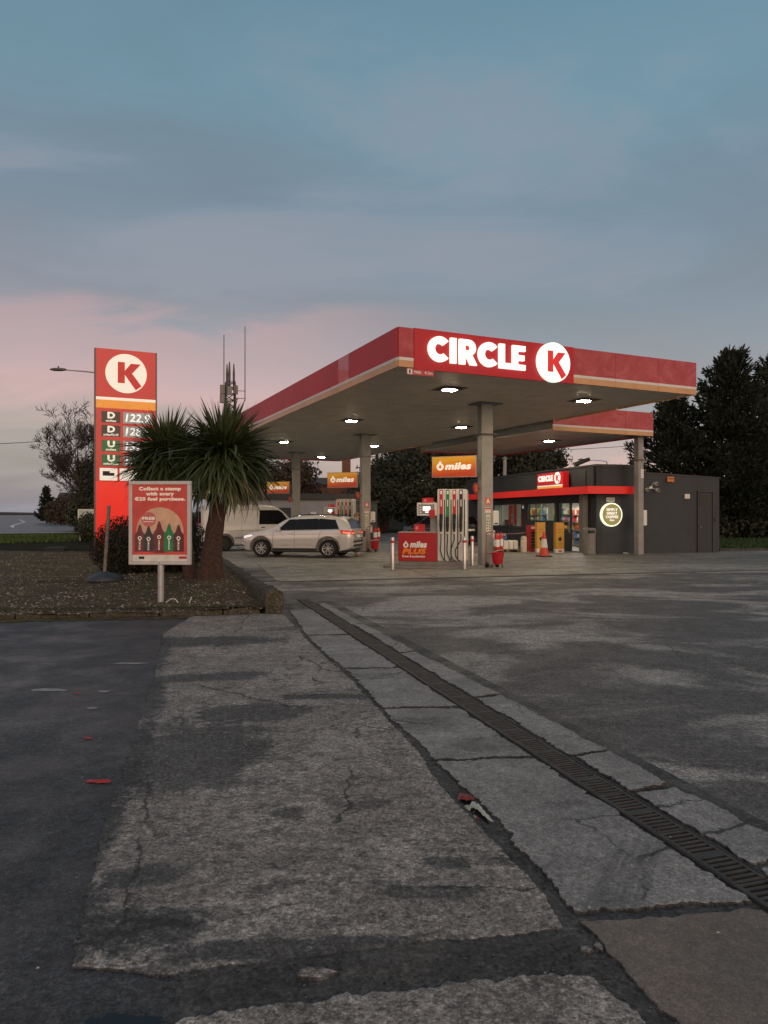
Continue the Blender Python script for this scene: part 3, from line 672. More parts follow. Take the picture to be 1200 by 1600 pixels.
blades('lawn_grass', 'dark green lawn beside the charcoal side wall', gfn2, 12000, .12, m_grassd, 2)
o = MB().box(14.6, 60, 30.85, 31.1, 0, .10).build('lawn_edging', m_moss); tag(o, 'concrete edging strip along the dark lawn', 'kerb')
ek = MB().box(-34, -10.5, 26.7, 26.95, 0, .07).build('kerb_edging', mat('yellowed_kerb', (.20, .19, .07), .9, var=.5, scale=1.5, bump=.6)); tag(ek, 'lichen yellowed kerb line behind the planted bed', 'kerb')

# ------------------------------------------------------------------ canopy
def fascia_panel(par, x0, x1, zb, zt, m, stripe=True, g=.004, name='fascia_panel'):
    """one panel of the fascia in its own frame: x along the edge, front at y=0 facing -y"""
    x0 += g; x1 -= g
    h = zt-zb
    if stripe:
        p = box(name, m, par, x0, x1, 0, .05, zb+.245*h, zt)
        box('white_stripe', m_white, p, x0, x1, -.004, .05, zb+.165*h, zb+.245*h-.002)
        box('orange_stripe', m_orange, p, x0, x1, 0, .05, zb, zb+.165*h-.002)
    else: p = box(name, m, par, x0, x1, -.012, .05, zb-.02, zt+.01)
    return p
LEN, WID, ZB, ZT = 27.4, 9.2, 4.90, 5.79
can = thing('station_canopy', 'large flat station canopy with red fascia, white and orange stripes', 'canopy', C(0, 0), CA)
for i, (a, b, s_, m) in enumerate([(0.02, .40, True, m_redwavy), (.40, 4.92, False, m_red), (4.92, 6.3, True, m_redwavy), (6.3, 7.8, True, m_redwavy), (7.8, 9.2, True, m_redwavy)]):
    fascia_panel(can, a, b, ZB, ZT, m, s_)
# left edge: same panels turned to face the bed
def side_panel(par, v, y0, y1, zb, zt, m, face=-1):
    h = zt-zb; t = .05; g = .004
    a, b = (v, v+t) if face < 0 else (v-t, v)
    p = box('fascia_panel', m, par, a, b, y0+g, y1-g, zb+.245*h, zt)
    e = -.004 if face < 0 else .004
    box('white_stripe', m_white, p, min(a, a+e), max(b, b+e) if face > 0 else b, y0+g, y1-g, zb+.165*h, zb+.245*h-.002)
    box('orange_stripe', m_orange, p, a, b, y0+g, y1-g, zb, zb+.165*h-.002)
edges = [0.052, 2.95, 3.72]+[3.72+2.96*i for i in range(1, 9)]
for i in range(len(edges)-1):
    side_panel(can, 0, edges[i], min(edges[i+1], LEN), ZB, ZT, m_redpatch if i == 1 else m_red)
for i in range(9):
    if LEN/9*i > 5.5 and LEN/9*(i+1) < 17: continue
    side_panel(can, WID, .052+LEN/9*i, LEN/9*(i+1), ZB, ZT, m_red, 1)
box('rear_fascia', m_red, can, .06, WID-.06, LEN, LEN+.05, ZB, ZT)
n = 46
for i in range(n):
    box('soffit_plank', m_soffit, can, .055, WID-.055, .055+(LEN-.06)/n*i+.004, .055+(LEN-.06)/n*(i+1)-.004, ZB+.06, ZB+.085+.002*(i % 2))
box('roof_deck', m_dsteel, can, .055, WID-.055, .055, LEN, ZB+.1, ZT-.06)
# front sign parts belong to lit channel letters
sign = thing('canopy_lettering', 'glowing white letters and round emblem on the red canopy front', 'sign', C(0, 0), CA)
letter_parts('CIRCLE', sign, .735, 3.40, 5.075, .585, -.014, .07, m_letter)
disc_k(sign, 4.24, 5.345, .49, -.014, .09, m_letter, m_kred)
pl = thing('clearance_plate', 'small red height limit plate hanging under the canopy corner', 'sign', C(0, 0), CA)
box('plate', mat('clearance_red', (.5, .06, .06), .5), pl, .22, .92, .0, .012, ZB-.16, ZB-.02)
box('symbol_panel', m_pwhite, pl, .235, .36, -.003, .0, ZB-.15, ZB-.03)
text('symbol', '⇕' if False else 'I', m_pblack, pl, .28, .315, ZB-.135, ZB-.045, -.003, .02)
text('lettering', 'max.', m_pwhite, pl, .40, .60, ZB-.125, ZB-.065, 0, .03); text('height_figure', '4.3m', m_pwhite, pl, .67, .88, ZB-.125, ZB-.055, 0, .03)

can2 = thing('side_canopy', 'lower side canopy with red fascia of painted reflections between main canopy and shop', 'canopy', C(0, 0), CA)
Z2B, Z2T, U0, U1, V0, V1 = 4.60, 5.50, 6.3, 16.5, WID+.012, 14.0
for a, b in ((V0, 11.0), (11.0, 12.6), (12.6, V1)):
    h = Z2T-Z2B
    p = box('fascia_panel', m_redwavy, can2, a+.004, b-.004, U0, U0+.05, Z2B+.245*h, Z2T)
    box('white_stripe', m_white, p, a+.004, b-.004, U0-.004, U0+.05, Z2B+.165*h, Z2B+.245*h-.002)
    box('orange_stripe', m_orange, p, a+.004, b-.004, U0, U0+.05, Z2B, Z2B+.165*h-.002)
for i in range(4):
    d = (U1-U0-.1)/4; box('side_panel', m_red, can2, V1-.05, V1, U0+.054+d*i, U0+.05+d*(i+1)-.004, Z2B, Z2T)
box('rear_fascia', m_red, can2, V0, V1, U1-.05, U1, Z2B, Z2T)
for i in range(17):
    d = (U1-U0-.1)/17; box('soffit_plank', m_soffit, can2, V0, V1-.055, U0+.055+d*i, U0+.05+d*(i+1)-.003, Z2B+.05, Z2B+.075+.002*(i % 2))
box('roof_deck', m_dsteel, can2, V0, V1-.055, U0+.06, U1-.06, Z2B+.1, Z2T-.05)

# canopy lamps
def canopy_lamp(v, u, z, label):
    t = thing('canopy_lamp', label, 'lamp', C(v, u, z), CA, 'flat square lamps set in the canopy soffit')
    h = MB(); h.box(-.36, .36, -.36, .36, -.012, .0); h.box(-.25, .25, -.25, .25, -.03, -.0121); h.build('housing', m_fix, t, bevel=.004)
    f = MB(); f.box(-.16, .16, -.12, .12, -.042, -.031); f.build('lens', m_lens, t)
zs = ZB+.055
pos = ['nearest the glowing lettering', 'under the near end, second from the canopy corner', 'before the second column', 'between first and second column rows', 'behind the second column row', 'just beyond the second column', 'before the third column', 'at the far end of the canopy']
k = 0
for u in (2.3, 9.3, 17.6, 25.2):
    for v in (2.65, 7.2):
        canopy_lamp(v, u, zs, 'lit square soffit lamp '+['left of the near column under the lettering', 'right of the near column under the round emblem', 'on the bed side between near and second column', 'on the shop side between near and second column', 'on the bed side between second and third column', 'on the shop side just beyond the second column', 'on the bed side beyond the third column', 'farthest back on the shop side'][k]); k += 1
canopy_lamp(11.6, 9.6, Z2B+.045, 'lit square lamp near the front of the lower side canopy')
canopy_lamp(11.4, 14.2, Z2B+.045, 'lit square lamp at the back of the lower side canopy')

# columns with their stickers
def column(v, u, ztop, label, stickers=True, hw=.20):
    t = thing('canopy_column', label, 'column', C(v, u), CA, 'steel columns holding up the canopy')
    MB().box(-hw, hw, -.125, .125, .012, ztop).build('shaft', m_steel, t, bevel=.012)
    box('base_plate', m_dsteel, t, -.27, .27, -.20, .20, .006, .028)
    box('collar', m_dsteel, t, -.30, .30, -.22, .22, ztop-.95, ztop-.925)
    box('head_plate', m_dsteel, t, -.42, .42, -.34, .34, ztop-.03, ztop+.002)
    for sx in (-1, 1): box('stiffener', m_dsteel, t, sx*(hw+.01)-.008, sx*(hw+.01)+.008, -.1, .1, ztop-.92, ztop-.035)
    if stickers:
        y = -.1255
        s1 = box('warning_sticker', mat('sticker_red', (.62, .13, .09), .5), t, -.09, .12, y-.003, y, 1.88, 2.10)
        text('symbol', 'A', m_pwhite, s1, -.05, .08, 1.92, 2.06, y-.003, .05)
        s2 = box('warning_sticker', m_pwhite, t, -.09, .12, y-.003, y, 1.64, 1.80)
        box('red_bar', m_nred, s2, -.09, .12, y-.005, y-.003, 1.74, 1.785); box('red_bar', m_nred, s2, -.09, .12, y-.005, y-.003, 1.685, 1.70)
        s3 = box('notice_strip', mat('notice_cream', (.62, .60, .45), .6), t, -.05, .10, y-.003, y, .98, 1.58)
        for r_ in range(5):
            for c_ in range(2): box('pictogram', m_pblack, s3, -.025+c_*.07, .005+c_*.07, y-.005, y-.003, 1.02+r_*.085, 1.055+r_*.085)
        box('pictogram', m_pblack, s3, -.01, .05, y-.005, y-.003, 1.46, 1.485)
    return t
column(4.94, 4.1, ZB+.06, 'grey steel column beside the nearest pump and red trolley')
column(4.94, 13.4, ZB+.06, 'grey steel column behind the silver car')
column(4.94, 23.0, ZB+.06, 'dim farthest grey column above the white van', False)
c4 = column(13.75, 6.8, Z2B+.05, 'slim grey column standing by the charcoal shop wall', False, .13)
box('notice_plate', m_pwhite, c4, .135, .36, -.06, -.05, 1.15, 1.75); box('small_plate', m_pwhite, c4, -.02, .12, -.135, -.1255, 3.0, 3.35)
for i in range(3): box('screw', m_dsteel, c4, .04, .07, -.138, -.135, 3.06+i*.1, 3.09+i*.1)

# hanging brand boards on the columns
def miles_board(v, u, label):
    t = thing('brand_board', label, 'sign', C(v, u), R(-22), 'orange boards fixed beside the canopy columns')
    w, z0, z1 = 1.36, 2.73, 3.34
    box('board_frame', m_alu, t, -w/2-.02, w/2+.02, -.05, .05, z0-.02, z1+.02, bevel=.005)
    box('face', m_miles, t, -w/2, w/2, -.056, -.0505, z0, z1)
    text('lettering', 'miles', m_pwlit, t, -w/2+.40, w/2-.13, z0+.21, z1-.18, -.056, .05, .22)
    d = [(0, .30), (.06, .20)]+arc(0, .11, .115, 30, -210, 14)+[(-.06, .20)]
    inn = [(0, .19), (.028, .13)]+arc(0, .10, .045, 30, -210, 10)+[(-.028, .13)]
    me = outline_mesh([[(x-w/2+.25, z+z0+.2) for x, z in d], [(x-w/2+.25, z+z0+.2) for x, z in inn]], .002)
    me.transform(Matrix.Translation((0, -.0585, 0)) @ Matrix.Rotation(R(90), 4, 'X')); link('drop_emblem', me, m_pwlit, t)
    box('bracket', m_dsteel, t, w/2+.02, w/2+.10, -.02, .02, z0+.1, z1-.1)
    return t
m_pwlit = mat('print_white_lit', (.8, .78, .68), .5, var=0, emit=.45, ecol=(1, .95, .8))
miles_board(4.06, 4.46, 'lit orange board beside the nearest column above the pump')
miles_board(4.06, 13.76, 'lit orange board beside the second column above the car')
miles_board(4.06, 23.36, 'farthest lit orange board, partly behind palm leaves')
def pump_number(v, u, label):
    t = thing('pump_number', label, 'sign', C(v, u), CA, 'red round pump numbers on columns')
    p = arc(0, 2.38, .16, 0, 360, 20)[:-1]
    MB().prism([(x*.55, z) for x, z in p], -.03, .03, 'y').build('plate', mat('number_red', (.32, .03, .02), .4), t)
    text('digit', '2' if u < 10 else '4', m_porange, t, -.035, .035, 2.30, 2.46, -.03, .03)
    box('stem', m_dsteel, t, .05, .16, -.01, .01, 2.36, 2.40)
pump_number(4.60, 4.1, 'small red number plate on the column beside the near pump')
pump_number(4.60, 13.4, 'small red number plate on the second column')
pump_number(4.60, 23.0, 'small red number plate on the farthest column')

# ------------------------------------------------------------------ pump islands
def island(loc, label):
    t = thing('pump_island', label, 'island', loc, R(-10), 'concrete pump islands')
    q = [(-1.55, -.5), (1.15, -.5), (1.3, -.3), (1.3, .3), (1.15, .5), (-1.55, .5), (-1.7, .3), (-1.7, -.3)]
    MB().prism(q, .004, .07).build('kerb', m_plinth, t, bevel=.015)
    return t
island((1.7, 21.2, 0), 'low concrete island under the near pump'); island((-2.2, 35.3, 0), 'low concrete island under the second pump behind the car')
def pump(loc, label):
    t = thing('fuel_pump', label, 'fuel pump', loc, R(-10), 'fuel pumps on the islands')
    z0 = .071
    # v runs from -1.25 (low red cabinet) to 1.25 (tall hose tower)
    MB().box(-1.12, .80, -.29, .29, z0, .20).build('plinth', m_plinth, t, bevel=.01)
    lc = MB().box(-1.15, 0, -.33, .33, .205, 1.045).build('lower_cabinet', m_prd, t, bevel=.012)
    box('top_trim', m_alu, lc, -1.155, .0, -.335, .335, 1.046, 1.07)
    text('miles_lettering', 'miles', m_pwhite, lc, -.80, -.29, .60, .80, -.33, .06, .22)
    d = [(0, .20), (.045, .13)]+arc(0, .07, .08, 30, -210, 12)+[(-.045, .13)]
    inn = [(0, .13), (.02, .09)]+arc(0, .065, .033, 30, -210, 10)+[(-.02, .09)]
    me = outline_mesh([[(x-.92, z+.61) for x, z in d], [(x-.92, z+.61) for x, z in inn]], .002)
    me.transform(Matrix.Translation((0, -.333, 0)) @ Matrix.Rotation(R(90), 4, 'X')); link('drop_emblem', me, m_pwhite, lc)
    text('plus_lettering', 'PLUS', m_porange, lc, -1.03, -.31, .41, .58, -.33, .07, .22)
    text('small_lettering', 'Power & acceleration', m_pwhite, lc, -1.03, -.35, .315, .385, -.33, .03, .1)
    # computer head
    box('rear_column', m_pumpgrey, t, -.22, .0, -.12, .20, 1.071, 1.55, bevel=.01)
    hd = MB().box(-.60, .0, -.27, .22, 1.545, 1.93).build('display_head', m_pump, t, bevel=.015)
    box('display_bezel', m_pumpgrey, hd, -.55, -.08, -.274, -.2705, 1.60, 1.88)
    box('screen', m_screen, hd, -.42, -.20, -.279, -.2745, 1.70, 1.82); box('price_window', m_screen, hd, -.35, -.25, -.279, -.2745, 1.64, 1.67)
    for i in range(3): box('key', m_pwhite, hd, -.52, -.46, -.279, -.2745, 1.63+i*.075, 1.67+i*.075)
    box('red_sticker', m_redplas, t, -.23, -.06, -.295, -.2795, 1.50, 1.72); 
    top = box('red_topper', m_redplas, t, -.45, -.12, -.15, -.12, 1.931, 2.08); box('topper_mark', mat('topper_pink', (.65, .2, .2), .5), top, -.41, -.33, -.154, -.1505, 1.96, 2.04)
    low = box('red_card', m_redplas, t, -.70, -.38, -.10, -.07, 1.071, 1.30); box('card_mark', mat('topper_pink', (.65, .2, .2), .5), low, -.66, -.58, -.104, -.1005, 1.14, 1.24)
    # hose tower
    tw = MB().box(.005, .88, -.30, .30, .205, 2.33).build('hose_tower', m_pump, t, bevel=.04)
    cols = [(m_nred, .125), (m_grn, .315), (m_nred, .51), (m_pdark, .705)]
    for i, (mm, x) in enumerate(cols):
        g = box('hose_slot', m_pblack, t, x+.085, x+.115, -.306, -.3, .26, 2.02)
        pn = box('grade_panel', mm, t, x-.05, x+.05, -.310, -.3, 1.55, 2.31); box('grade_label', m_pwhite, pn, x-.028, x+.028, -.313, -.3105, 2.18, 2.28)
        box('price_label', m_pwhite, pn, x-.014, x+.014, -.313, -.3105, 1.82, 2.02); box('boot', m_pblack if i != 1 else m_grn, t, x-.05, x+.05, -.335, -.3105, 1.45, 1.60)
        nz = MB(); nz.tube([(x, -.33, 1.50), (x, -.38, 1.42), (x, -.385, 1.25), (x, -.37, 1.08)], [.04, .05, .045, .03], 8); nz.tube([(x, -.34, 1.46), (x+.01, -.42, 1.33), (x, -.39, 1.20)], .012, 6)
        nb = nz.build('nozzle', m_pblack, t, smooth=True); MB().tube([(x, -.372, 1.09), (x, -.365, 1.02)], .026, 8).build('ferrule', m_wplas, nb)
        MB().lathe([(.045, -.012), (.05, 0), (.045, .012)], 12, (x, -.40, 1.36), 'y').build('knob', m_pumpgrey, nb)
        k1, k2, k3 = [(-.02, .03, .13), (-.02, .02, .12), (-.10, -.09, .03), (-.16, -.15, -.02)][i]
        hs = [(x, -.37, 1.03), (x+.005, -.38, .85), (x+k1, -.36, .55), (x+k2, -.35, .36), (x+(k2+k3)/2, -.345, .26), (x+k3, -.315, .225)]
        MB().tube(hs, .016, 7).build('hose', m_pblack, t, smooth=True)
    box('side_panel', mat('pump_side_panel', (.55, .54, .47), .45), t, .8805, .886, -.26, .26, .23, 2.28)
    return t
pump((1.61, 21.2, 0), 'white and red pump nearest, low red cabinet on its side')
pump((-2.31, 35.3, 0), 'white and red pump half hidden behind the silver car')

def bollard(v, u, label, h=.95):
    t = thing('steel_bollard', label, 'bollard', C(v, u), CA, 'steel bollards with red bands')
    MB().lathe([(.055, .006), (.055, h-.03), (.045, h-.008), (.02, h)], 16).build('post', m_stain, t, smooth=True)
    MB().lathe([(.062, h-.17), (.065, h-.16), (.065, h-.11), (.062, h-.10)], 16).build('red_band', m_redplas, t, smooth=True)
    MB().lathe([(.10, .004), (.10, .02)], 16).build('foot', m_dsteel, t)
bollard(1.72, 3.9, 'steel bollard standing alone by the near red cabinet')
bollard(3.66, 3.2, 'steel bollard in front of the near pump tower')
bollard(4.32, 3.85, 'steel bollard right beside the near column')

def trolley(v, u, label, group='red fire point trolleys'):
    """fire point: tubular red frame, two extinguishers, bucket"""
    t = thing('fire_trolley', label, 'fire point', C(v, u), CA, group)
    f = MB()
    f.tube([(-.17, .02, .10), (-.17, .0, 1.0), (-.14, 0, 1.06), (.10, 0, 1.06), (.14, 0, 1.0), (.14, .02, .10)], .014, 8)
    f.tube([(-.17, 0, .42), (.14, 0, .42)], .012, 6); f.tube([(-.17, .02, .12), (-.17, -.2, .1), (.14, -.2, .1), (.14, .02, .12)], .012, 6)
    f.build('frame', mat('trolley_frame', (.22, .02, .02), .4), t, smooth=True)
    for i, (x, z) in enumerate([(.20, .50), (.36, .52)]):
        e_ = thing_part = MB().lathe([(.03, 0), (.075, .015), (.08, .06), (.08, .38), (.06, .45), (.025, .48), (.022, .53)], 14, (x, -.02+.05*i, z)).build('extinguisher', m_redplas, t, smooth=True)
        MB().lathe([(.0805, .12), (.081, .13), (.081, .32), (.0805, .33)], 14, (x, -.02+.05*i, z)).build('paper_label', m_pwhite, e_)
        h = MB(); h.tube([(x, -.02+.05*i, z+.53), (x-.06, -.03+.05*i, z+.55)], .012, 6); h.tube([(x, -.02+.05*i, z+.5), (x+.09, -.04+.05*i, z+.4), (x+.08, -.06+.05*i, z+.1)], .009, 6); h.build('valve_hose', m_pblack, e_)
    b = MB().lathe([(.13, .13), (.15, .16), (.185, .46), (.19, .47), (.175, .47), (.165, .42), (.0, .40)], 18, (.10, -.20, 0)).build('bucket', m_redplas, t, smooth=True)
    MB().tube([(-.085, -.2, .46), (-.06, -.28, .50), (.10, -.36, .54), (.26, -.28, .50), (.285, -.2, .46)], .008, 6).build('bucket_handle', m_wplas, b)
    for x in (-.1, .26):
        MB().lathe([(.03, -.03), (.075, -.025), (.075, .025), (.03, .03)], 14, (x, .06, .082), 'x').build('wheel', m_rubber, t)
    MB().tube([(-.05, -.1, .0065), (-.05, -.14, .12)], .014, 6).build('stand_leg', m_pblack, t); MB().tube([(.26, -.2, .0065), (.24, -.22, .14)], .014, 6).build('stand_leg', m_pblack, t)
    return t
trolley(4.82, 3.6, 'red trolley with bucket and extinguishers beside the near column')
trolley(5.02, 13.0, 'red trolley with bucket and extinguishers behind the silver car')
def dispenser(v, u, label):
    t = thing('towel_dispenser', label, 'dispenser', C(v, u), CA, 'white dispensers on columns')
    MB().box(.0, .22, -.12, .10, 1.25, 1.70).build('case', m_wplas, t, bevel=.03); box('slot', m_pblack, t, .05, .17, -.124, -.1205, 1.29, 1.33)
    MB().box(.0, .10, -.08, .08, .80, 1.10).build('lower_case', m_wplas, t, bevel=.02)
dispenser(5.145, 4.1, 'white towel dispenser on the column beside the near pump'); dispenser(5.145, 13.4, 'white towel dispenser on the column behind the car')

# ------------------------------------------------------------------ shop
shop = thing('shop_building', 'low charcoal shop with red band, lit windows and flat roof', 'building', (*SO, 0), SA)
XL = -14.0; D = 5.75; TOP = 3.50
def wall_open(name, par, m, x0, x1, z0, z1, y0, y1, ops):
    mb = MB(); ops = sorted(ops); x = x0; out = []
    for (a, b, c, d) in ops:
        if a > x: out.append((x, a, z0, z1))
        if c > z0: out.append((a, b, z0, c))
        if d < z1: out.append((a, b, d, z1))
        x = b
    if x < x1: out.append((x, x1, z0, z1))
    for q in out: box(name, m, par, q[0], q[1], y0, y1, q[2], q[3])
W1 = (-10.6, -6.5, .95, 2.12); W2 = (-6.3, -3.45, 1.25, 2.12); DR = (-3.2, -1.0, .03, 2.12)
wall_open('front_wall', shop, m_wall, XL, 0, .005, TOP, 0, .25, [W1, W2, DR])
MB().box(-.25, 0, .252, 2.05, .005, TOP-.04).build('side_wall', m_wall2, shop)
MB().prism([(2.052, .005), (D, .005), (D, 3.08), (2.052, 3.24)], -.25, 0, 'x').build('side_wall', m_wall2, shop)
MB().prism([(2.052, 3.242), (D, 3.082), (D+.04, 3.082), (D+.04, 3.13), (2.052, 3.30)], -.3, .03, 'x').build('roof_edge', m_trim, shop)
box('rear_wall', m_wall, shop, XL, -.252, D-.25, D, .005, 3.0); box('end_wall', m_wall, shop, XL, XL+.25, .252, D-.252, .005, 3.0)
box('roof', m_trim, shop, XL, -.255, .255, D-.255, 2.85, 2.95)
box('roof_edge', m_trim, shop, XL, .04, -.04, .24, TOP+.002, TOP+.08); box('roof_edge', m_trim, shop, -.24, .04, .242, 2.10, TOP-.038, TOP+.08)
box('parapet_panel', m_trim, shop, -1.3, -.75, -.035, -.002, 2.75, 3.40)
box('gutter_pipe', m_trim, shop, -.28, -.12, -.09, -.003, 2.72, TOP)
# red band
rb = box('red_band', m_band, shop, -13.4, .42, -.62, -.56, 2.39, 2.69); box('band_return', m_band, shop, .36, .42, -.558, 1.48, 2.39, 2.69); box('band_soffit', m_trim, shop, -13.4, .358, -.558, -.004, 2.42, 2.60); box('band_soffit', m_trim, shop, .004, .358, -.002, 1.478, 2.42, 2.60)
# windows and door frames
def window(name, o, mull):
    a, b, c, d = o; f = MB(); w = .05
    fr = MB().box(a, b, .08, .14, c, c+w).box(a, b, .08, .14, d-w, d).box(a, a+w, .08, .14, c+w+.001, d-w-.001).box(b-w, b, .08, .14, c+w+.001, d-w-.001).build(name, m_trim, shop)
    xs_ = [a+w]+mull+[b-w]
    for i in range(len(xs_)-1):
        box('pane', m_glass, fr, xs_[i]+.02, xs_[i+1]-.02, .105, .112, c+w, d-w)
        if i: box('mullion', m_alu, fr, xs_[i]-.02, xs_[i]+.02, .075, .145, c+w+.002, d-w-.002)
    box('sill', m_trim, fr, a-.03, b+.03, -.03, .2, c-.05, c-.003)
window('window', W1, [-9.2, -7.9]); window('window', W2, [-4.9])
fr = MB().box(-3.2, -3.14, .06, .14, .03, 2.12).box(-1.06, -1.0, .06, .14, .03, 2.12).box(-3.138, -1.062, .06, .14, 2.05, 2.12).box(-2.22, -2.14, .06, .14, .03, 2.049).build('door_frame', m_trim, shop)
dpanel = box('fixed_door_leaf', m_glass, fr, -3.13, -2.23, .10, .107, .9, 2.04); box('kick_panel', m_wall, fr, -3.13, -2.23, .09, .12, .03, .89)
box('handle', m_alu, fr, -2.20, -2.16, -.0, .055, .8, 1.3)
box('grey_post', mat('post_grey', (.16, .155, .145), .6), shop, -.80, -.52, -.30, -.06, .03, 2.40)
# interior
box('shop_floor', mat('shop_floor_tile', (.30, .28, .25), .4), shop, XL+.26, -.26, .26, D-.26, .006, .02)
box('interior_wall', m_interior, shop, XL+.26, -.26, 4.2, 4.3, .02, 2.6); box('interior_ceiling', m_interior, shop, XL+.26, -.26, .26, D-.26, 2.6, 2.64)
box('interior_wall', m_interior, shop, XL+.26, XL+.36, .26, 4.19, .02, 2.59)
box('interior_wall', m_interior, shop, -.36, -.26, .26, 4.19, .02, 2.59)
for i in range(4): box('ceiling_light', m_ceil, shop, -11.5+i*3, -10.3+i*3, 1.6, 1.9, 2.55, 2.598)
rnd = random.Random(5)
pal = [(.5, .03, .03), (.55, .35, .04), (.05, .15, .35), (.05, .25, .1), (.6, .58, .5), (.35, .08, .03), (.08, .08, .09)]
pm = [mat('product_%d' % i, c, .45) for i, c in enumerate(pal)]
for k, (x, y, lab) in enumerate([(-9.6, 2.2, 'stocked shop shelf behind the far window'), (-7.3, 2.6, 'stocked shop shelf behind the poster window'), (-4.8, 2.2, 'stocked shop shelf behind the dark window'), (-1.9, 3.2, 'stocked shop shelf seen through the open doorway')]):
    t = thing('display_shelf', lab, 'shelf', S(x, y, .021), SA, 'shop shelves seen through the glass')
    box('back_panel', m_interior, t, -.9, .9, .22, .25, 0, 1.9)
    for s_ in range(5):
        b = box('shelf_board', m_pumpgrey, t, -.9, .9, -.15, .218, .1+s_*.36, .125+s_*.36); xx = -.88
        while xx < .8:
            w = rnd.uniform(.10, .24); box('product', rnd.choice(pm), b, xx, xx+w-.01, -.12, .1, .126+s_*.36, .126+s_*.36+rnd.uniform(.14, .3)); xx += w
t = thing('drinks_fridge', 'glowing glass drinks cooler inside the shop window', 'fridge', S(-4.3, 3.7, .021), SA)
box('body', m_pdark, t, -1.0, 1.0, 0, .45, 0, 2.0)
for s_ in range(5):
    b = box('shelf', mat('cooler_glow', (.8, .85, .85), .4, emit=.55, ecol=(.8, .95, 1.)), t, -.95, .95, -.02, -.003, .1+s_*.38, .2+s_*.38)
    for i in range(12): MB().lathe([(.035, 0), (.035, .14), (.015, .19), (.015, .23)], 8, (-.85+i*.155, -.06, .2+s_*.38)).build('bottle', rnd.choice(pm), b)
# window posters and counters
def flat(name, lab, cat, x0, x1, z0, z1, y, m, extra=None):
    t = thing(name, lab, cat, S(0, 0, 0), SA); box('panel', m, t, x0, x1, y, y+.012, z0, z1)
    if extra: extra(t)
    return t
flat('window_poster', 'tall red price poster inside the shop window', 'poster', -8.6, -7.65, 1.05, 2.05, .16, mat('poster_red', (.55, .05, .04), .5, emit=.12, ecol=(.8, .08, .05)), lambda t: text('price', '98\n98', m_pwhite, t, -8.3, -7.9, 1.15, 1.62, .16, .05))
def banner(t):
    MB().prism([(-7.1+.02, .98), (-6.75, .98), (-6.72, 1.35), (-6.95, 1.75), (-7.08, 1.62)], .148, .159, 'y').build('red_shape', m_redplas, t)
    text('lettering', 'ae', m_pwhite, t, -6.82, -6.6, 1.45, 1.62, .16, .04); box('light_spot', m_pwlit, t, -7.0, -6.8, .15, .159, 1.86, 2.0)
flat('window_banner', 'dark blue and red banner next to the red price poster', 'poster', -7.12, -6.55, .98, 2.06, .16, mat('banner_blue', (.03, .06, .12), .5), banner)
flat('window_card', 'grey box shape standing low inside the shop window', 'box', -9.2, -8.0, .96, 1.3, .2, mat('card_mauve', (.18, .15, .17), .6))
flat('door_sign', 'small red hanging sign inside the doorway', 'sign', -1.5, -1.15, 1.62, 1.92, .3, m_redplas, lambda t: text('lettering', 'OFFER', m_pwhite, t, -1.45, -1.2, 1.72, 1.82, .3, .03) if False else box('mark', m_pwhite, t, -1.42, -1.23, .296, .2995, 1.72, 1.82))
t = thing('coffee_counter', 'white and red self service counter inside the doorway', 'counter', S(-1.75, .9, .021), SA)
box('cabinet', m_redplas, t, -.5, .5, 0, .5, .0, .92, bevel=.01); box('worktop', m_pwhite, t, -.55, .55, -.05, .55, .921, .97, bevel=.01); box('machine', m_pdark, t, -.05, .4, .1, .45, .971, 1.45); box('cup_stack', m_pwhite, t, -.25, -.15, .1, .2, .971, 1.35); box('yellow_panel', m_yel, t, -.45, -.2, .44, .46, .98, 1.75)
MB().prism([(-.2, .35), (.2, .35), (.0, .62)], -.004, -.0005, 'y').build('triangle_emblem', m_pwhite, t)
# signs on the shop
t = thing('shop_sign', 'lit red box sign with white lettering above the shop band', 'sign', (*SO, 0), SA)
box('case', m_pred, t, -4.3, -1.95, -.40, -.12, 2.82, 3.40, bevel=.01)
x0, x1 = -4.28, -1.97
box('face', mat('shop_sign_red', (.55, .012, .015), .3, emit=.28, ecol=(.9, .015, .015)), t, x0, x1, -.406, -.4005, 2.90, 3.39)
box('orange_strip', mat('shop_sign_orange', (.7, .35, .04), .4, emit=.5, ecol=(.9, .42, .06)), t, x0, x1, -.406, -.4005, 2.72, 2.80); box('white_strip', m_plit, t, x0, x1, -.406, -.4005, 2.803, 2.86)
box('lower_case', m_pred, t, -4.3, -1.95, -.3995, -.12, 2.705, 2.819)
m_shlet = mat('shop_sign_white', (.9, .9, .85), .4, var=0, emit=.7, ecol=(1, .98, .9))
letter_parts('CIRCLE', t, -4.16, -2.80, 3.03, .26, -.406, .02, m_shlet)
disc_k(t, -2.40, 3.14, .25, -.406, .02, m_shlet, m_kred)

t = thing('coffee_sign', 'round glowing olive coffee sign on the charcoal side wall', 'sign', S(.012, .60), PA)
ol = mat('coffee_olive', (.26, .23, .08), .5, var=.05, emit=.45, ecol=(.35, .31, .12)); gl = mat('coffee_rim_glow', (.9, .95, .8), .4, var=0, emit=1.0, ecol=(.92, 1., .72))
cz = 1.57
MB().prism(arc(0, cz, .47, 0, 360, 40)[:-1], -.14, -.02, 'y').build('case', gl, t)
MB().prism(arc(0, cz, .425, 0, 360, 40)[:-1], -.146, -.1405, 'y').build('face', ol, t)
for i, (s_, w, z) in enumerate((('SIMPLY', .25, .20), ('GREAT', .24, .055), ('COFFEE', .28, -.09))): text('lettering', s_, m_shlet, t, -w, w, cz+z-.05, cz+z+.055, -.146, .03)
text('script_lettering', 'Enjoy', m_shlet, t, -.11, .11, cz-.27, cz-.17, -.146, .02, .3)
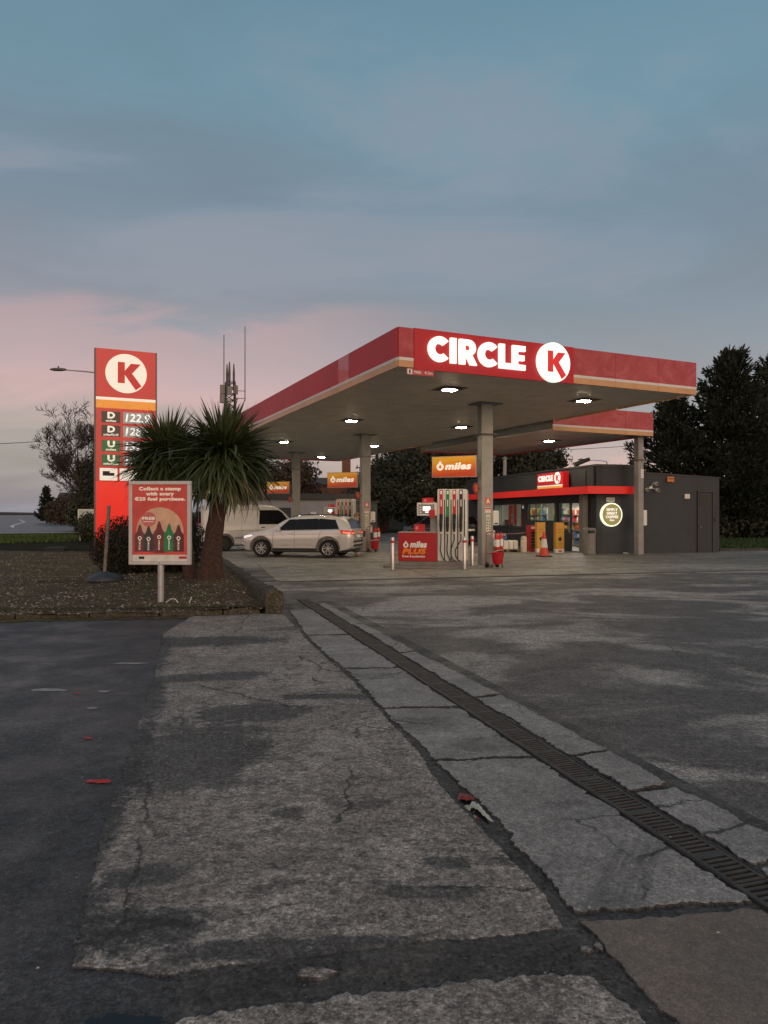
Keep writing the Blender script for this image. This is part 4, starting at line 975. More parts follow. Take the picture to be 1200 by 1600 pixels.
box('wall_bracket', m_trim, t, -.1, .1, -.019, -.002, cz-.1, cz+.1)
t = thing('wall_plaque', 'small pale grey plaque above the round coffee sign', 'plaque', S(.012, .60), PA)
MB().box(-.19, .19, -.05, .0, 2.08, 2.26).build('case', mat('plaque_grey', (.45, .44, .42), .5), t, bevel=.015); box('slot', m_pumpgrey, t, -.12, .12, -.054, -.0505, 2.15, 2.17)
# right block fittings
t = thing('security_cameras', 'cluster of three small cameras on the charcoal side wall', 'camera', S(.01, 2.45), PA)
box('bracket', m_wplas, t, -.06, .06, -.05, -.002, 2.62, 2.72)
for i, (x, z) in enumerate([(-.28, 2.58), (.14, 2.82), (.2, 2.56)]):
    MB().tube([(0, -.03, 2.67), (x*.6, -.1, z+.05), (x, -.12, z)], .014, 6).build('arm', m_wplas, t); c_ = MB().lathe([(.03, .02), (.07, .0), (.075, -.10), (.06, -.13)], 12, (x, -.12, z), 'y').build('camera_head', m_wplas, t, smooth=True)
    MB().lathe([(.05, -.131), (.045, -.14)], 12, (x, -.12, z), 'y').build('lens', m_pblack, c_)
t = thing('alarm_box', 'small orange alarm box high on the charcoal wall', 'alarm', S(.01, 3.35), PA); MB().box(-.16, .16, -.09, -.002, 2.90, 3.12).build('case', mat('alarm_orange', (.60, .20, .05), .5), t, bevel=.02); box('stripe', m_pblack, t, -.12, .12, -.094, -.0905, 3.02, 3.05)
t = thing('junction_box', 'small white box on the charcoal wall beside the louvred door', 'box', S(.01, 4.15), PA); MB().box(-.12, .12, -.07, -.002, 2.22, 2.42).build('case', m_wplas, t, bevel=.012); box('cover_line', m_pumpgrey, t, -.1, .1, -.073, -.0705, 2.25, 2.255)
dm = mat('side_door_blue_grey', (.030, .036, .045), .6, var=.12)
dd = MB().box(.002, .03, 4.72, 5.38, .02, 2.45).build('side_door', dm, shop); 
dl = MB()
for i in range(8): box('louvre', m_trim, dd, .031, .05, 4.76, 5.34, 1.95+i*.06, 1.985+i*.06)
box('door_jamb', m_trim, shop, .002, .06, 5.385, 5.44, .02, 2.5); box('door_jamb', m_trim, shop, .002, .06, 4.66, 4.715, .02, 2.5); box('door_head', m_trim, shop, .002, .06, 4.66, 5.44, 2.502, 2.56); MB().lathe([(.02, 0), (.028, .03), (.0, .05)], 10, (.031, 4.82, 1.05), 'x').build('door_knob', m_alu, dd)
box('wall_sensor', m_trim, shop, .002, .05, 5.5, 5.56, 1.3, 1.42)
# roof items
t = thing('roof_floodlight', 'dark cylindrical floodlight tilted on the shop roof corner', 'lamp', S(-2.0, .35, TOP+.08), SA)
MB().tube([(0, 0, -.02), (0, 0, .16)], .03, 8).build('stem', m_trim, t); MB().tube([(-.06, -.12, .12), (.08, .20, .26), (.16, .45, .35)], [.10, .09, .08], 14).build('barrel', m_trim, t, smooth=True); MB().tube([(-.075, -.155, .102), (-.062, -.125, .118)], [.13, .12], 14).build('rim', m_dsteel, t)
t = thing('roof_vent_pipe', 'pale vertical vent pipe at the far end of the shop roof', 'pipe', S(-9.6, .4, 2.95), SA)
MB().tube([(0, 0, 0), (0, 0, 1.55)], .09, 12).build('pipe', mat('vent_grey', (.42, .41, .38), .5), t, smooth=True); MB().lathe([(.14, 1.551), (.14, 1.60), (.02, 1.68)], 12).build('cowl', m_steel, t)
# things in front of the shop
def S2(px, Y): return ((px-600)/1110*Y, Y, .009)
def price_pillar(x, y, label):
    t = thing('yellow_pillar', label, 'sign', (x, y, .009), R(6), 'yellow promotional pillars by the shop')
    MB().box(-.18, .18, -.14, .14, .0, .16).build('base', m_pwhite, t, bevel=.01); MB().box(-.18, .18, -.14, .14, .161, 1.24).build('body', m_yel, t, bevel=.012)
    box('red_logo', m_redplas, t, -.08, .09, -.144, -.1405, .05, .11)
    for z, w in ((.95, .11), (.84, .13), (.36, .09)): box('print_line', mat('print_brown', (.22, .11, .02), .6), t, -w, w, -.144, -.1405, z, z+.015)
    MB().prism(arc(0, .56, .075, 0, 360, 18)[:-1], -.144, -.1405, 'y').build('cup_print', m_pblack, t); MB().prism([(-.02, .62), (.06, .70), (.03, .61)], -.1445, -.1405, 'y').build('cup_print', m_pblack, t)
price_pillar(6.46, 29.4, 'yellow promotional pillar behind the traffic cone')
price_pillar(7.16, 29.1, 'yellow promotional pillar nearest the shop doorway')
t = thing('traffic_cone', 'orange and white traffic cone before the yellow pillars', 'cone', (5.97, 26.5, .008), .2)
MB().box(-.24, .24, -.24, .24, 0, .045).build('base', m_rubber, t, bevel=.02)
co = mat('cone_orange', (.62, .07, .03), .5)
MB().lathe([(.185, .0455), (.135, .34)], 20).build('lower_body', co, t, smooth=True); MB().lathe([(.136, .341), (.093, .66)], 20).build('reflective_sleeve', m_wplas, t, smooth=True); MB().lathe([(.085, .661), (.045, .90), (.03, .92)], 20).build('tip', co, t, smooth=True)
t = thing('litter_bin', 'tall rounded grey litter bin beside the shop corner', 'bin', (8.02, 27.75, .009), PA)
bg = mat('bin_grey', (.19, .185, .17), .55); MB().lathe([(.22, .0), (.24, .02), (.245, .78)], 24).build('body', bg, t, smooth=True); MB().lathe([(.25, .781), (.25, 1.0), (.235, 1.03), (.18, 1.05)], 24).build('hood', bg, t, smooth=True); MB().box(-.17, .08, -.256, -.1, .84, .96).build('opening', m_pblack, t)
t = thing('red_cabinet', 'narrow red display cabinet among goods before the shop', 'cabinet', (6.30, 30.2, .009), PA)
MB().box(-.19, .19, -.15, .2, 0, 1.10).build('case', m_redplas, t, bevel=.02); gr = box('grille', m_pdark, t, -.12, .12, -.155, -.1505, .15, .85)
for i in range(5): box('grille_bar', m_pumpgrey, gr, -.12, .12, -.162, -.1555, .2+i*.13, .215+i*.13)
box('header', m_pwhite, t, -.13, .15, -.155, -.1505, .96, 1.05)
t = thing('white_drum', 'slim ribbed white drum beside the red cabinet', 'drum', (5.82, 29.6, .009), 0); MB().lathe([(.11, .0), (.125, .02), (.125, .28), (.115, .30), (.125, .32), (.125, .48), (.115, .5), (.125, .52), (.125, .60), (.09, .64)], 18).build('body', mat('drum_cream', (.60, .56, .44), .5), t, smooth=True); MB().lathe([(.1, .641), (.1, .67)], 18).build('lid', mat('drum_cream', (.6, .56, .44), .5), t)
t = thing('wooden_pallet', 'low wooden pallet under white water containers', 'pallet', (5.05, 30.0, .009), PA)
for i in range(5): box('deck_board', m_wood, t, -.55, .55, -.4+i*.17, -.28+i*.17, .09, .11)
for x in (-.5, 0, .5): box('runner', m_wood, t, x-.05, x+.05, -.4, .42, 0, .089)
for i, (x, w) in enumerate([(-.36, .30), (-.03, .26), (.22, .2), (.44, .2)]):
    c_ = thing('water_container', 'white square water container, '+['at the trolley end of the pallet', 'second on the pallet from the trolley end', 'third on the pallet from the trolley end', 'at the drum end of the pallet'][i], 'container', frame_pt((5.05, 30.0), PA, x, -.1, .12), PA, 'white containers on the pallet')
    MB().box(-w/2+.005, w/2-.005, -.2, .2, 0, .36).build('body', m_wplas, c_, bevel=.03); MB().lathe([(.03, .361), (.03, .385)], 10).build('cap', m_wplas, c_)
t = thing('bottle_pack', 'blue shrink wrapped bottle pack on the white containers', 'bottles', frame_pt((5.05, 30.0), PA, -.2, -.1, .508), PA)
MB().box(-.24, .24, -.18, .18, 0, .20).build('wrap', m_blue, t, bevel=.03)
for i in range(5): MB().lathe([(.035, .2005), (.03, .235), (.015, .26)], 8, (-.19+i*.095, -.05, 0)).build('bottle_neck', m_wplas, t)
t = thing('rope_barrier', 'thin pink rope strung before the shop goods', 'rope', (0, 0, 0)); MB().tube([(4.6, 29.3, .82), (5.0, 29.4, .78), (5.45, 29.55, .775), (5.9, 29.8, .81)], .012, 6).build('rope', mat('rope_pink', (.4, .2, .2), .7), t); MB().tube([(4.6, 29.3, .01), (4.6, 29.3, .84)], .015, 6).build('stake', m_dsteel, t)
t = thing('cardboard_box', 'small brown cardboard box left of the pallet', 'box', frame_pt((5.05, 30.0), PA, -.75, -.35, .009), .3); MB().box(-.14, .14, -.14, .14, 0, .26).build('body', m_wood, t, bevel=.005); box('tape', mat('tape', (.35, .27, .16), .4), t, -.02, .02, -.142, .142, .261, .263)
t = thing('white_tube', 'short white tube lying at the foot of the charcoal wall', 'litter', S(.25, 1.15, .03), .5); MB().tube([(-.12, 0, .03), (.14, 0, -.0)], .022, 8).build('tube', m_wplas, t)

# ------------------------------------------------------------------ vehicles
def interp(tab, x):
    if x <= tab[0][0]: return tab[0][1]
    for (a, b), (c, d) in zip(tab, tab[1:]):
        if x <= c: return b+(d-b)*(x-a)/(c-a)
    return tab[-1][1]
class Car:
    """body surface from a top profile, a bottom profile and a plan; windows and lamps lie on that surface"""
    def __init__(s, L, top, bot, plan, belt, tumble, flat=.82): s.L, s.top, s.bot, s.plan, s.belt, s.tumble, s.flat = L, top, bot, plan, belt, tumble, flat
    def half(s, x):
        zu, zb, w = interp(s.top, x), interp(s.bot, x), interp(s.plan, x); bz = min(interp(s.belt, x), zu-.07); U = zu-bz; t = s.tumble*U
        zm = zb+(bz-zb)
        p = [(0, zb), (.80*w, zb), (.93*w, zb+.04), (.975*w, zb+.30*(bz-zb)), (1.0*w, zb+.55*(bz-zb)), (.995*w, zb+.78*(bz-zb)), (.965*w, bz)]
        wb = .965*w
        for f in (.3, .6, .86): p.append((wb-t*f, bz+U*f))
        wr = wb-t
        p += [(wr*.95, bz+U*.955), (wr*s.flat, zu-.012), (wr*.5, zu-.003), (0, zu)]
        return p
    def W(s, x, z):
        p = s.half(x)[1:]
        for (a, b), (c, d) in zip(p, p[1:]):
            if b <= z <= d and d > b: return a+(c-a)*(z-b)/(d-b)
        return -1
    def Ztop(s, x, y):
        p = s.half(x)[6:]; y = abs(y)
        for (a, b), (c, d) in zip(p, p[1:]):
            if c <= y <= a: return b+(d-b)*((a-y)/(a-c) if a > c else 1)
        return p[0][1]
    def mesh_body(s, cut):
        st = sorted(set([round(i*s.L/64, 4) for i in range(65)]))
        mb = MB(); n = None; vs = []
        for x in st:
            h = s.half(x); ring = h+[(-y, z) for y, z in h[-2:0:-1]]; n = len(ring); vs += [(x, y, z) for y, z in ring]
        k = len(st)
        fs = [(i*n+j, i*n+(j+1) % n, (i+1)*n+(j+1) % n, (i+1)*n+j) for i in range(k-1) for j in range(n)]+[tuple(range(n))[::-1], tuple((k-1)*n+j for j in range(n))]
        mb.add(vs, fs); me = mb.mesh('body')
        o = bpy.data.objects.new('tmpb', me); COL.objects.link(o); cs = []
        for (x, z, r, sgn, w) in cut:
            c = MB().lathe([(r, w-.30), (r, w+.3)] if sgn > 0 else [(r, -w-.3), (r, -w+.30)], 40, (x, 0, z), 'y')
            co_ = bpy.data.objects.new('tmpc', c.mesh('c')); COL.objects.link(co_); cs.append(co_)
            md = o.modifiers.new('b', 'BOOLEAN'); md.operation = 'DIFFERENCE'; md.solver = 'EXACT'; md.object = co_
        dg = bpy.context.evaluated_depsgraph_get(); out = bpy.data.meshes.new_from_object(o.evaluated_get(dg), depsgraph=dg)
        for c in cs+[o]: bpy.data.objects.remove(c)
        out.polygons.foreach_set('use_smooth', [True]*len(out.polygons)); out.set_sharp_from_angle(angle=R(38)); return out
    def side(s, name, quad, m, par, side=-1, off=.006, nx=8, nz=4, thick=0):
        """quad: (x,z) corners bl, br, tr, tl projected on the flank"""
        mb = MB(); vs = []
        for j in range(nz+1):
            for i in range(nx+1):
                a, b = i/nx, j/nz
                x = (quad[0][0]*(1-a)+quad[1][0]*a)*(1-b)+(quad[3][0]*(1-a)+quad[2][0]*a)*b
                z = (quad[0][1]*(1-a)+quad[1][1]*a)*(1-b)+(quad[3][1]*(1-a)+quad[2][1]*a)*b
                vs.append((x, side*(max(s.W(x, z), 0)+off), z))
        mb.add(vs, [(j*(nx+1)+i, j*(nx+1)+i+1, (j+1)*(nx+1)+i+1, (j+1)*(nx+1)+i) for j in range(nz) for i in range(nx)])
        return mb.build(name, m, par, smooth=True)
    def end_x(s, y, z, rear=True):
        xs_ = np.linspace(s.L, s.L-1.2, 240) if rear else np.linspace(0, 1.2, 240)
        for x in xs_:
            zu, zb = interp(s.top, x), interp(s.bot, x)
            if zb <= z <= zu and s.W(x, min(z, zu-.001)) >= abs(y)-1e-6: return x
        return xs_[-1]
    def end(s, name, quad, m, par, rear=True, off=.008, nx=6, nz=3):
        vs = []
        for j in range(nz+1):
            for i in range(nx+1):
                a, b = i/nx, j/nz
                y = (quad[0][0]*(1-a)+quad[1][0]*a)*(1-b)+(quad[3][0]*(1-a)+quad[2][0]*a)*b
                z = (quad[0][1]*(1-a)+quad[1][1]*a)*(1-b)+(quad[3][1]*(1-a)+quad[2][1]*a)*b
                vs.append((s.end_x(y, z, rear)+(off if rear else -off), y, z))
        return MB().add(vs, [(j*(nx+1)+i, j*(nx+1)+i+1, (j+1)*(nx+1)+i+1, (j+1)*(nx+1)+i) for j in range(nz) for i in range(nx)]).build(name, m, par, smooth=True)
    def deck(s, name, x0, x1, w0, w1, m, par, off=.008, nx=8, ny=8):
        vs = []
        for i in range(nx+1):
            x = x0+(x1-x0)*i/nx; w = w0+(w1-w0)*i/nx
            for j in range(ny+1):
                y = w*(2*j/ny-1); vs.append((x, y, s.Ztop(x, y)+off))
        return MB().add(vs, [(i*(ny+1)+j, i*(ny+1)+j+1, (i+1)*(ny+1)+j+1, (i+1)*(ny+1)+j) for i in range(nx) for j in range(ny)]).build(name, m, par, smooth=True)
def wheel(par, x, y, r, side, bright=True, spokes=5, w=.23):
    t = MB().lathe([(r*.66, -w/2), (r*.9, -w/2), (r*.985, -w*.36), (r, -w*.15), (r, w*.15), (r*.985, w*.36), (r*.9, w/2), (r*.66, w/2), (r*.64, 0)], 36, (x, y, r), 'y', ring=True).build('wheel', m_tyre, par, smooth=True)
    yo = y+side*(w/2-.03)
    MB().lathe([(r*.64, -.02), (r*.64, .0)], 30, (x, yo-side*.06, r), 'y').build('rim_backing', m_rimdark, t)
    mb = MB()
    n = 36
    ring = [(r*.66, -.01), (r*.70, .0), (r*.68, .02), (r*.62, .012), (r*.60, -.03)]
    vs = []
    for q, h in ring:
        for j in range(n):
            a = 2*math.pi*j/n; vs.append((x+q*math.cos(a), yo+side*h, r+q*math.sin(a)))
    mb.add(vs, [(i*n+j, i*n+(j+1) % n, (i+1)*n+(j+1) % n, (i+1)*n+j) for i in range(len(ring)-1) for j in range(n)])
    mb.build('rim', m_rim if bright else m_rimdark, t, smooth=True)
    for k in range(spokes):
        for d in (-.12, .12):
            a = 2*math.pi*k/spokes+.3+d; a2 = 2*math.pi*k/spokes+.3+d*2.2
            M_ = [(x+r*.10*math.cos(a)-.016*math.sin(a), r+r*.10*math.sin(a)+.016*math.cos(a)), (x+r*.10*math.cos(a)+.016*math.sin(a), r+r*.10*math.sin(a)-.016*math.cos(a)), (x+r*.64*math.cos(a2)+.016*math.sin(a2), r+r*.64*math.sin(a2)-.016*math.cos(a2)), (x+r*.64*math.cos(a2)-.016*math.sin(a2), r+r*.64*math.sin(a2)+.016*math.cos(a2))]
            MB().prism(M_, yo-.014, yo+.014, 'y').build('spoke', m_rim if bright else m_rimdark, t)
    MB().lathe([(r*.14, -.02), (r*.14, .015), (r*.1, .022)] if side > 0 else [(r*.1, -.022), (r*.14, -.015), (r*.14, .02)], 16, (x, yo, r), 'y').build('hub_cap', m_rim if bright else m_rimdark, t)

def suv(label, loc, rz, paint, group=None, scale=1., lit=True, name='parked_car'):
    t = thing(name, label, 'car', loc, rz, group); t.scale = (scale, scale, scale)
    L = 4.70
    top = [(0, .60), (.04, .72), (.14, .88), (.40, .97), (.9, 1.05), (1.28, 1.12), (1.55, 1.30), (1.85, 1.49), (2.10, 1.595), (2.5, 1.655), (3.0, 1.675), (3.6, 1.655), (4.05, 1.62), (4.36, 1.56), (4.44, 1.47), (4.54, 1.28), (4.62, 1.10), (4.67, .98), (4.70, .80)]
    bot = [(0, .42), (.05, .33), (.2, .25), (.5, .23), (4.2, .25), (4.5, .32), (4.66, .42), (4.70, .50)]
    plan = [(0, .58), (.06, .70), (.2, .82), (.45, .895), (.9, .93), (2.3, .94), (3.6, .935), (4.2, .90), (4.5, .85), (4.64, .80), (4.70, .72)]
    belt = [(0, .7), (.3, .86), (1.2, 1.0), (2.5, 1.045), (4.0, 1.09), (4.7, 1.10)]
    c = Car(L, top, bot, plan, belt, .46)
    wx = (.93, 3.72); r = .355
    body = link('body', c.mesh_body([(x, r+.01, .43, s_, .86) for x in wx for s_ in (-1, 1)]), paint, t)
    for s_ in (-1, 1):
        for i, x in enumerate(wx):
            wheel(t, x, s_*.80, r, s_, True)
            # arch cladding
            mb = MB(); vs = []; n = 20
            for j in range(n+1):
                a = math.pi*(-.06)+math.pi*1.12*j/n
                for rr in (.425, .49):
                    xx, zz = x+rr*math.cos(a), r+.01+rr*math.sin(a); zz = max(zz, interp(bot, xx)+.02); vs.append((xx, s_*(max(c.W(xx, zz), .5)+.012), zz))
            mb.add(vs, [(2*j, 2*j+1, 2*j+3, 2*j+2) for j in range(n)]).build('arch_trim', mat('arch_trim_grey', (.12, .118, .112), .55), t, smooth=True)
        c.side('sill_trim', [(1.40, .27), (3.26, .28), (3.26, .37), (1.40, .36)], m_plastic, t, s_, .010)
        c.side('window_surround', [(1.60, 1.062), (4.17, 1.128), (3.96, 1.49), (2.05, 1.488)], m_pblack, t, s_, .0045, 14, 4)
        c.side('window', [(1.62, 1.065), (2.365, 1.085), (2.365, 1.505), (2.06, 1.49)], m_glass_dark, t, s_, .007)
        c.side('window', [(2.385, 1.087), (3.31, 1.10), (3.27, 1.535), (2.385, 1.505)], m_glass_dark, t, s_, .007)
        c.side('window', [(3.34, 1.105), (4.16, 1.13), (3.98, 1.48), (3.30, 1.535)], m_glass_dark, t, s_, .007)
        c.side('window_trim', [(1.50, 1.04), (4.2, 1.10), (4.2, 1.122), (1.58, 1.062)], m_chrome, t, s_, .010, 14, 1)
        for xa, xb in ((1.42, 1.44), (2.34, 2.34), (3.26, 3.42)):
            c.side('door_gap', [(xa, .38), (xa+.012, .38), (xb+.012, 1.04), (xb, 1.04)], m_pblack, t, s_, .004, 1, 10)
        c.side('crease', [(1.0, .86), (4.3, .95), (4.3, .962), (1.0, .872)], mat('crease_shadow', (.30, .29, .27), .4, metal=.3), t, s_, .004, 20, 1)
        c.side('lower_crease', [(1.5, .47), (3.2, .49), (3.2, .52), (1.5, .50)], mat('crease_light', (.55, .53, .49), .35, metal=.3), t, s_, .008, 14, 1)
        for x in (2.12, 3.12):
            MB().box(x, x+.20, s_*(c.W(x+.1, .95)+.012)-.012, s_*(c.W(x+.1, .95)+.012)+.012, .935, .965).build('door_handle', paint, t, bevel=.006)
        mr = MB().cbox(1.72, s_*1.03, 1.10, .12, .20, .14).build('mirror', paint, t, bevel=.035); MB().tube([(1.70, s_*.88, 1.05), (1.71, s_*.96, 1.07)], .03, 6).build('mirror_foot', m_plastic, mr)
        c.side('headlight', [(.12, .74), (.55, .84), (.50, .89), (.13, .83)], m_head if lit else m_glass, t, s_, .008, 6, 2)
        c.end('headlight', [(s_*.42, .74), (s_*.70, .74), (s_*.66, .83), (s_*.42, .82)], m_head if lit else m_glass, t, False)
        c.end('fog_lamp', [(s_*.50, .50), (s_*.66, .50), (s_*.66, .55), (s_*.50, .55)], m_head if lit else m_glass, t, False)
        c.side('tail_light', [(4.26, .96), (4.60, .92), (4.60, 1.07), (4.18, 1.09)], m_tail if lit else m_tailoff, t, s_, .010, 6, 2); c.side('tail_light_bar', [(4.33, .975), (4.60, .945), (4.60, .99), (4.30, 1.03)], m_tail2 if lit else m_tailoff, t, s_, .014, 6, 1)
        c.end('tail_light', [(s_*.40, .94), (s_*.80, .92), (s_*.78, 1.06), (s_*.46, 1.06)], m_tail if lit else m_tailoff, t, True)
        c.end('tail_light_bar', [(s_*.46, .96), (s_*.78, .945), (s_*.77, .985), (s_*.5, .99)], m_tail2 if lit else m_tailoff, t, True, .014)
        rl_ = [(x, s_*(c.half(x)[10][0]*.92), c.Ztop(x, c.half(x)[10][0]*.92)+.045) for x in (2.0, 2.3, 2.8, 3.4, 3.9, 4.15)]; rl_[0] = (*rl_[0][:2], rl_[0][2]-.05); rl_[-1] = (*rl_[-1][:2], rl_[-1][2]-.05)
        MB().tube(rl_, .017, 6).build('roof_rail', m_plastic, t, smooth=True)
    c.deck('windscreen', 1.36, 2.06, .74, .60, m_glass_dark, t)
    c.end('rear_window', [(-.70, 1.14), (.70, 1.14), (.56, 1.47), (-.56, 1.47)], m_glass_dark, t, True, .008, 8, 5)
    c.end('bumper_trim', [(-.72, .60), (.72, .60), (.74, .66), (-.74, .66)], m_plastic, t, True, .012, 12, 1)
    c.end('rear_skid', [(-.62, .44), (.62, .44), (.68, .52), (-.68, .52)], m_plastic, t, True, .012, 12, 1)
    c.end('number_plate', [(-.26, .78), (.26, .78), (.26, .89), (-.26, .89)], m_pwhite, t, True, .014, 4, 1)
    c.end('grille', [(-.40, .56), (.40, .56), (.40, .82), (-.40, .82)], m_plastic, t, False, .01, 8, 3)
    MB().box(4.30, 4.52, -.55, .55, 1.535, 1.565).build('spoiler', paint, t, bevel=.012)
    for i, y in enumerate((-.5, .5)): MB().tube([(4.5, y, .38), (4.68, y, .38)], .035, 8).build('exhaust_tip', m_chrome, t)
    MB().box(.5, 4.3, -.7, .7, .20, .34).build('underbody', m_plastic, t)
    return t, c
# vehicle origin sits at the front bumper, +x towards its tail
def place_car(cx, cy, heading, L, scale):
    d = Vector((math.sin(-heading), math.cos(heading)))   # heading measured left of straight ahead
    rz = math.atan2(-d.y, -d.x); p = Vector((cx, cy))+d*(L*scale/2); return (p.x, p.y, .008), rz
loc, rz = place_car(-3.06, 26.75, R(76), 4.70, .93)
suv('silver beige estate car with lit lamps at the second pump', loc, rz, m_suv, scale=.93)
loc, rz = place_car(2.9, 37.0, R(40), 4.70, .95)
suv('dark parked car glimpsed between the near pump and column', loc, rz, mat('dark_car_paint', (.02, .021, .024), .3, metal=.3, coat=.6), scale=.95, lit=False)

def van(label, loc, rz):
    t = thing('white_van', label, 'van', loc, rz)
    L = 5.0
    top = [(0, .70), (.06, .86), (.25, 1.0), (.8, 1.12), (.95, 1.20), (1.35, 1.62), (1.65, 1.88), (1.9, 1.96), (2.4, 2.0), (4.7, 1.98), (4.92, 1.93), (5.0, 1.75)]
    bot = [(0, .42), (.15, .28), (.5, .22), (4.6, .24), (5.0, .36)]
    plan = [(0, .70), (.1, .82), (.4, .92), (.9, .965), (2, .975), (4.6, .96), (4.95, .92), (5.0, .88)]
    belt = [(0, .74), (.9, 1.08), (2, 1.14), (5, 1.16)]
    c = Car(L, top, bot, plan, belt, .16, .88); wx = (.92, 4.02); r = .33
    link('body', c.mesh_body([(x, r+.01, .41, s_, .9) for x in wx for s_ in (-1, 1)]), m_van, t)
    for s_ in (-1, 1):
        for x in wx: wheel(t, x, s_*.84, r, s_, False, 6)
        c.side('window', [(1.10, 1.14), (2.55, 1.14), (2.50, 1.76), (1.58, 1.76)], m_glass_dark, t, s_, .008)
        c.side('door_gap', [(2.62, .36), (2.635, .36), (2.635, 1.80), (2.62, 1.80)], m_pumpgrey, t, s_, .005, 1, 10); c.side('door_gap', [(3.3, .36), (3.315, .36), (3.315, 1.80), (3.3, 1.80)], m_pumpgrey, t, s_, .005, 1, 10)
        c.side('side_moulding', [(1.35, .52), (3.6, .52), (3.6, .60), (1.35, .60)], m_pumpgrey, t, s_, .012, 12, 1)
        c.side('body_crease', [(2.2, .86), (4.8, .86), (4.8, .875), (2.2, .875)], m_pumpgrey, t, s_, .005, 12, 1); c.side('body_crease', [(2.2, 1.78), (4.8, 1.78), (4.8, 1.79), (2.2, 1.79)], m_pumpgrey, t, s_, .005, 12, 1)
        MB().box(2.3, 2.46, s_*.985-.012, s_*.985+.012, .98, 1.02).build('door_handle', m_plastic, t)
        MB().cbox(1.15, s_*1.10, 1.28, .10, .22, .30).build('mirror', m_plastic, t, bevel=.04)
        c.end('headlight', [(s_*.48, .80), (s_*.80, .80), (s_*.78, .96), (s_*.5, .92)], m_glass, t, False)
        c.end('tail_light', [(s_*.80, .85), (s_*.9, .85), (s_*.88, 1.4), (s_*.80, 1.4)], m_tail, t, True, .01, 1, 4)
        c.end('rear_door_window', [(s_*.08, 1.2), (s_*.74, 1.2), (s_*.70, 1.7), (s_*.08, 1.7)], m_glass_dark, t, True)
    c.deck('windscreen', 1.0, 1.66, .82, .74, m_glass_dark, t)
    c.end('bumper', [(-.80, .40), (.80, .40), (.80, .56), (-.80, .56)], m_plastic, t, False); c.end('bumper', [(-.85, .42), (.85, .42), (.85, .56), (-.85, .56)], m_plastic, t, True)
    MB().box(.5, 4.5, -.75, .75, .2, .33).build('underbody', m_plastic, t)
    return t
# van points to the right and slightly away; rear wheel near (-6.84, 30.6)
h = Vector((math.cos(R(22)), math.sin(R(22)))); rearw = Vector((-6.85, 30.55)); left = Vector((-h.y, h.x))
front = rearw+left*.86+h*4.02
van('white panel van waiting behind the palm and silver car', (front.x, front.y, .008), math.atan2(-h.y, -h.x))

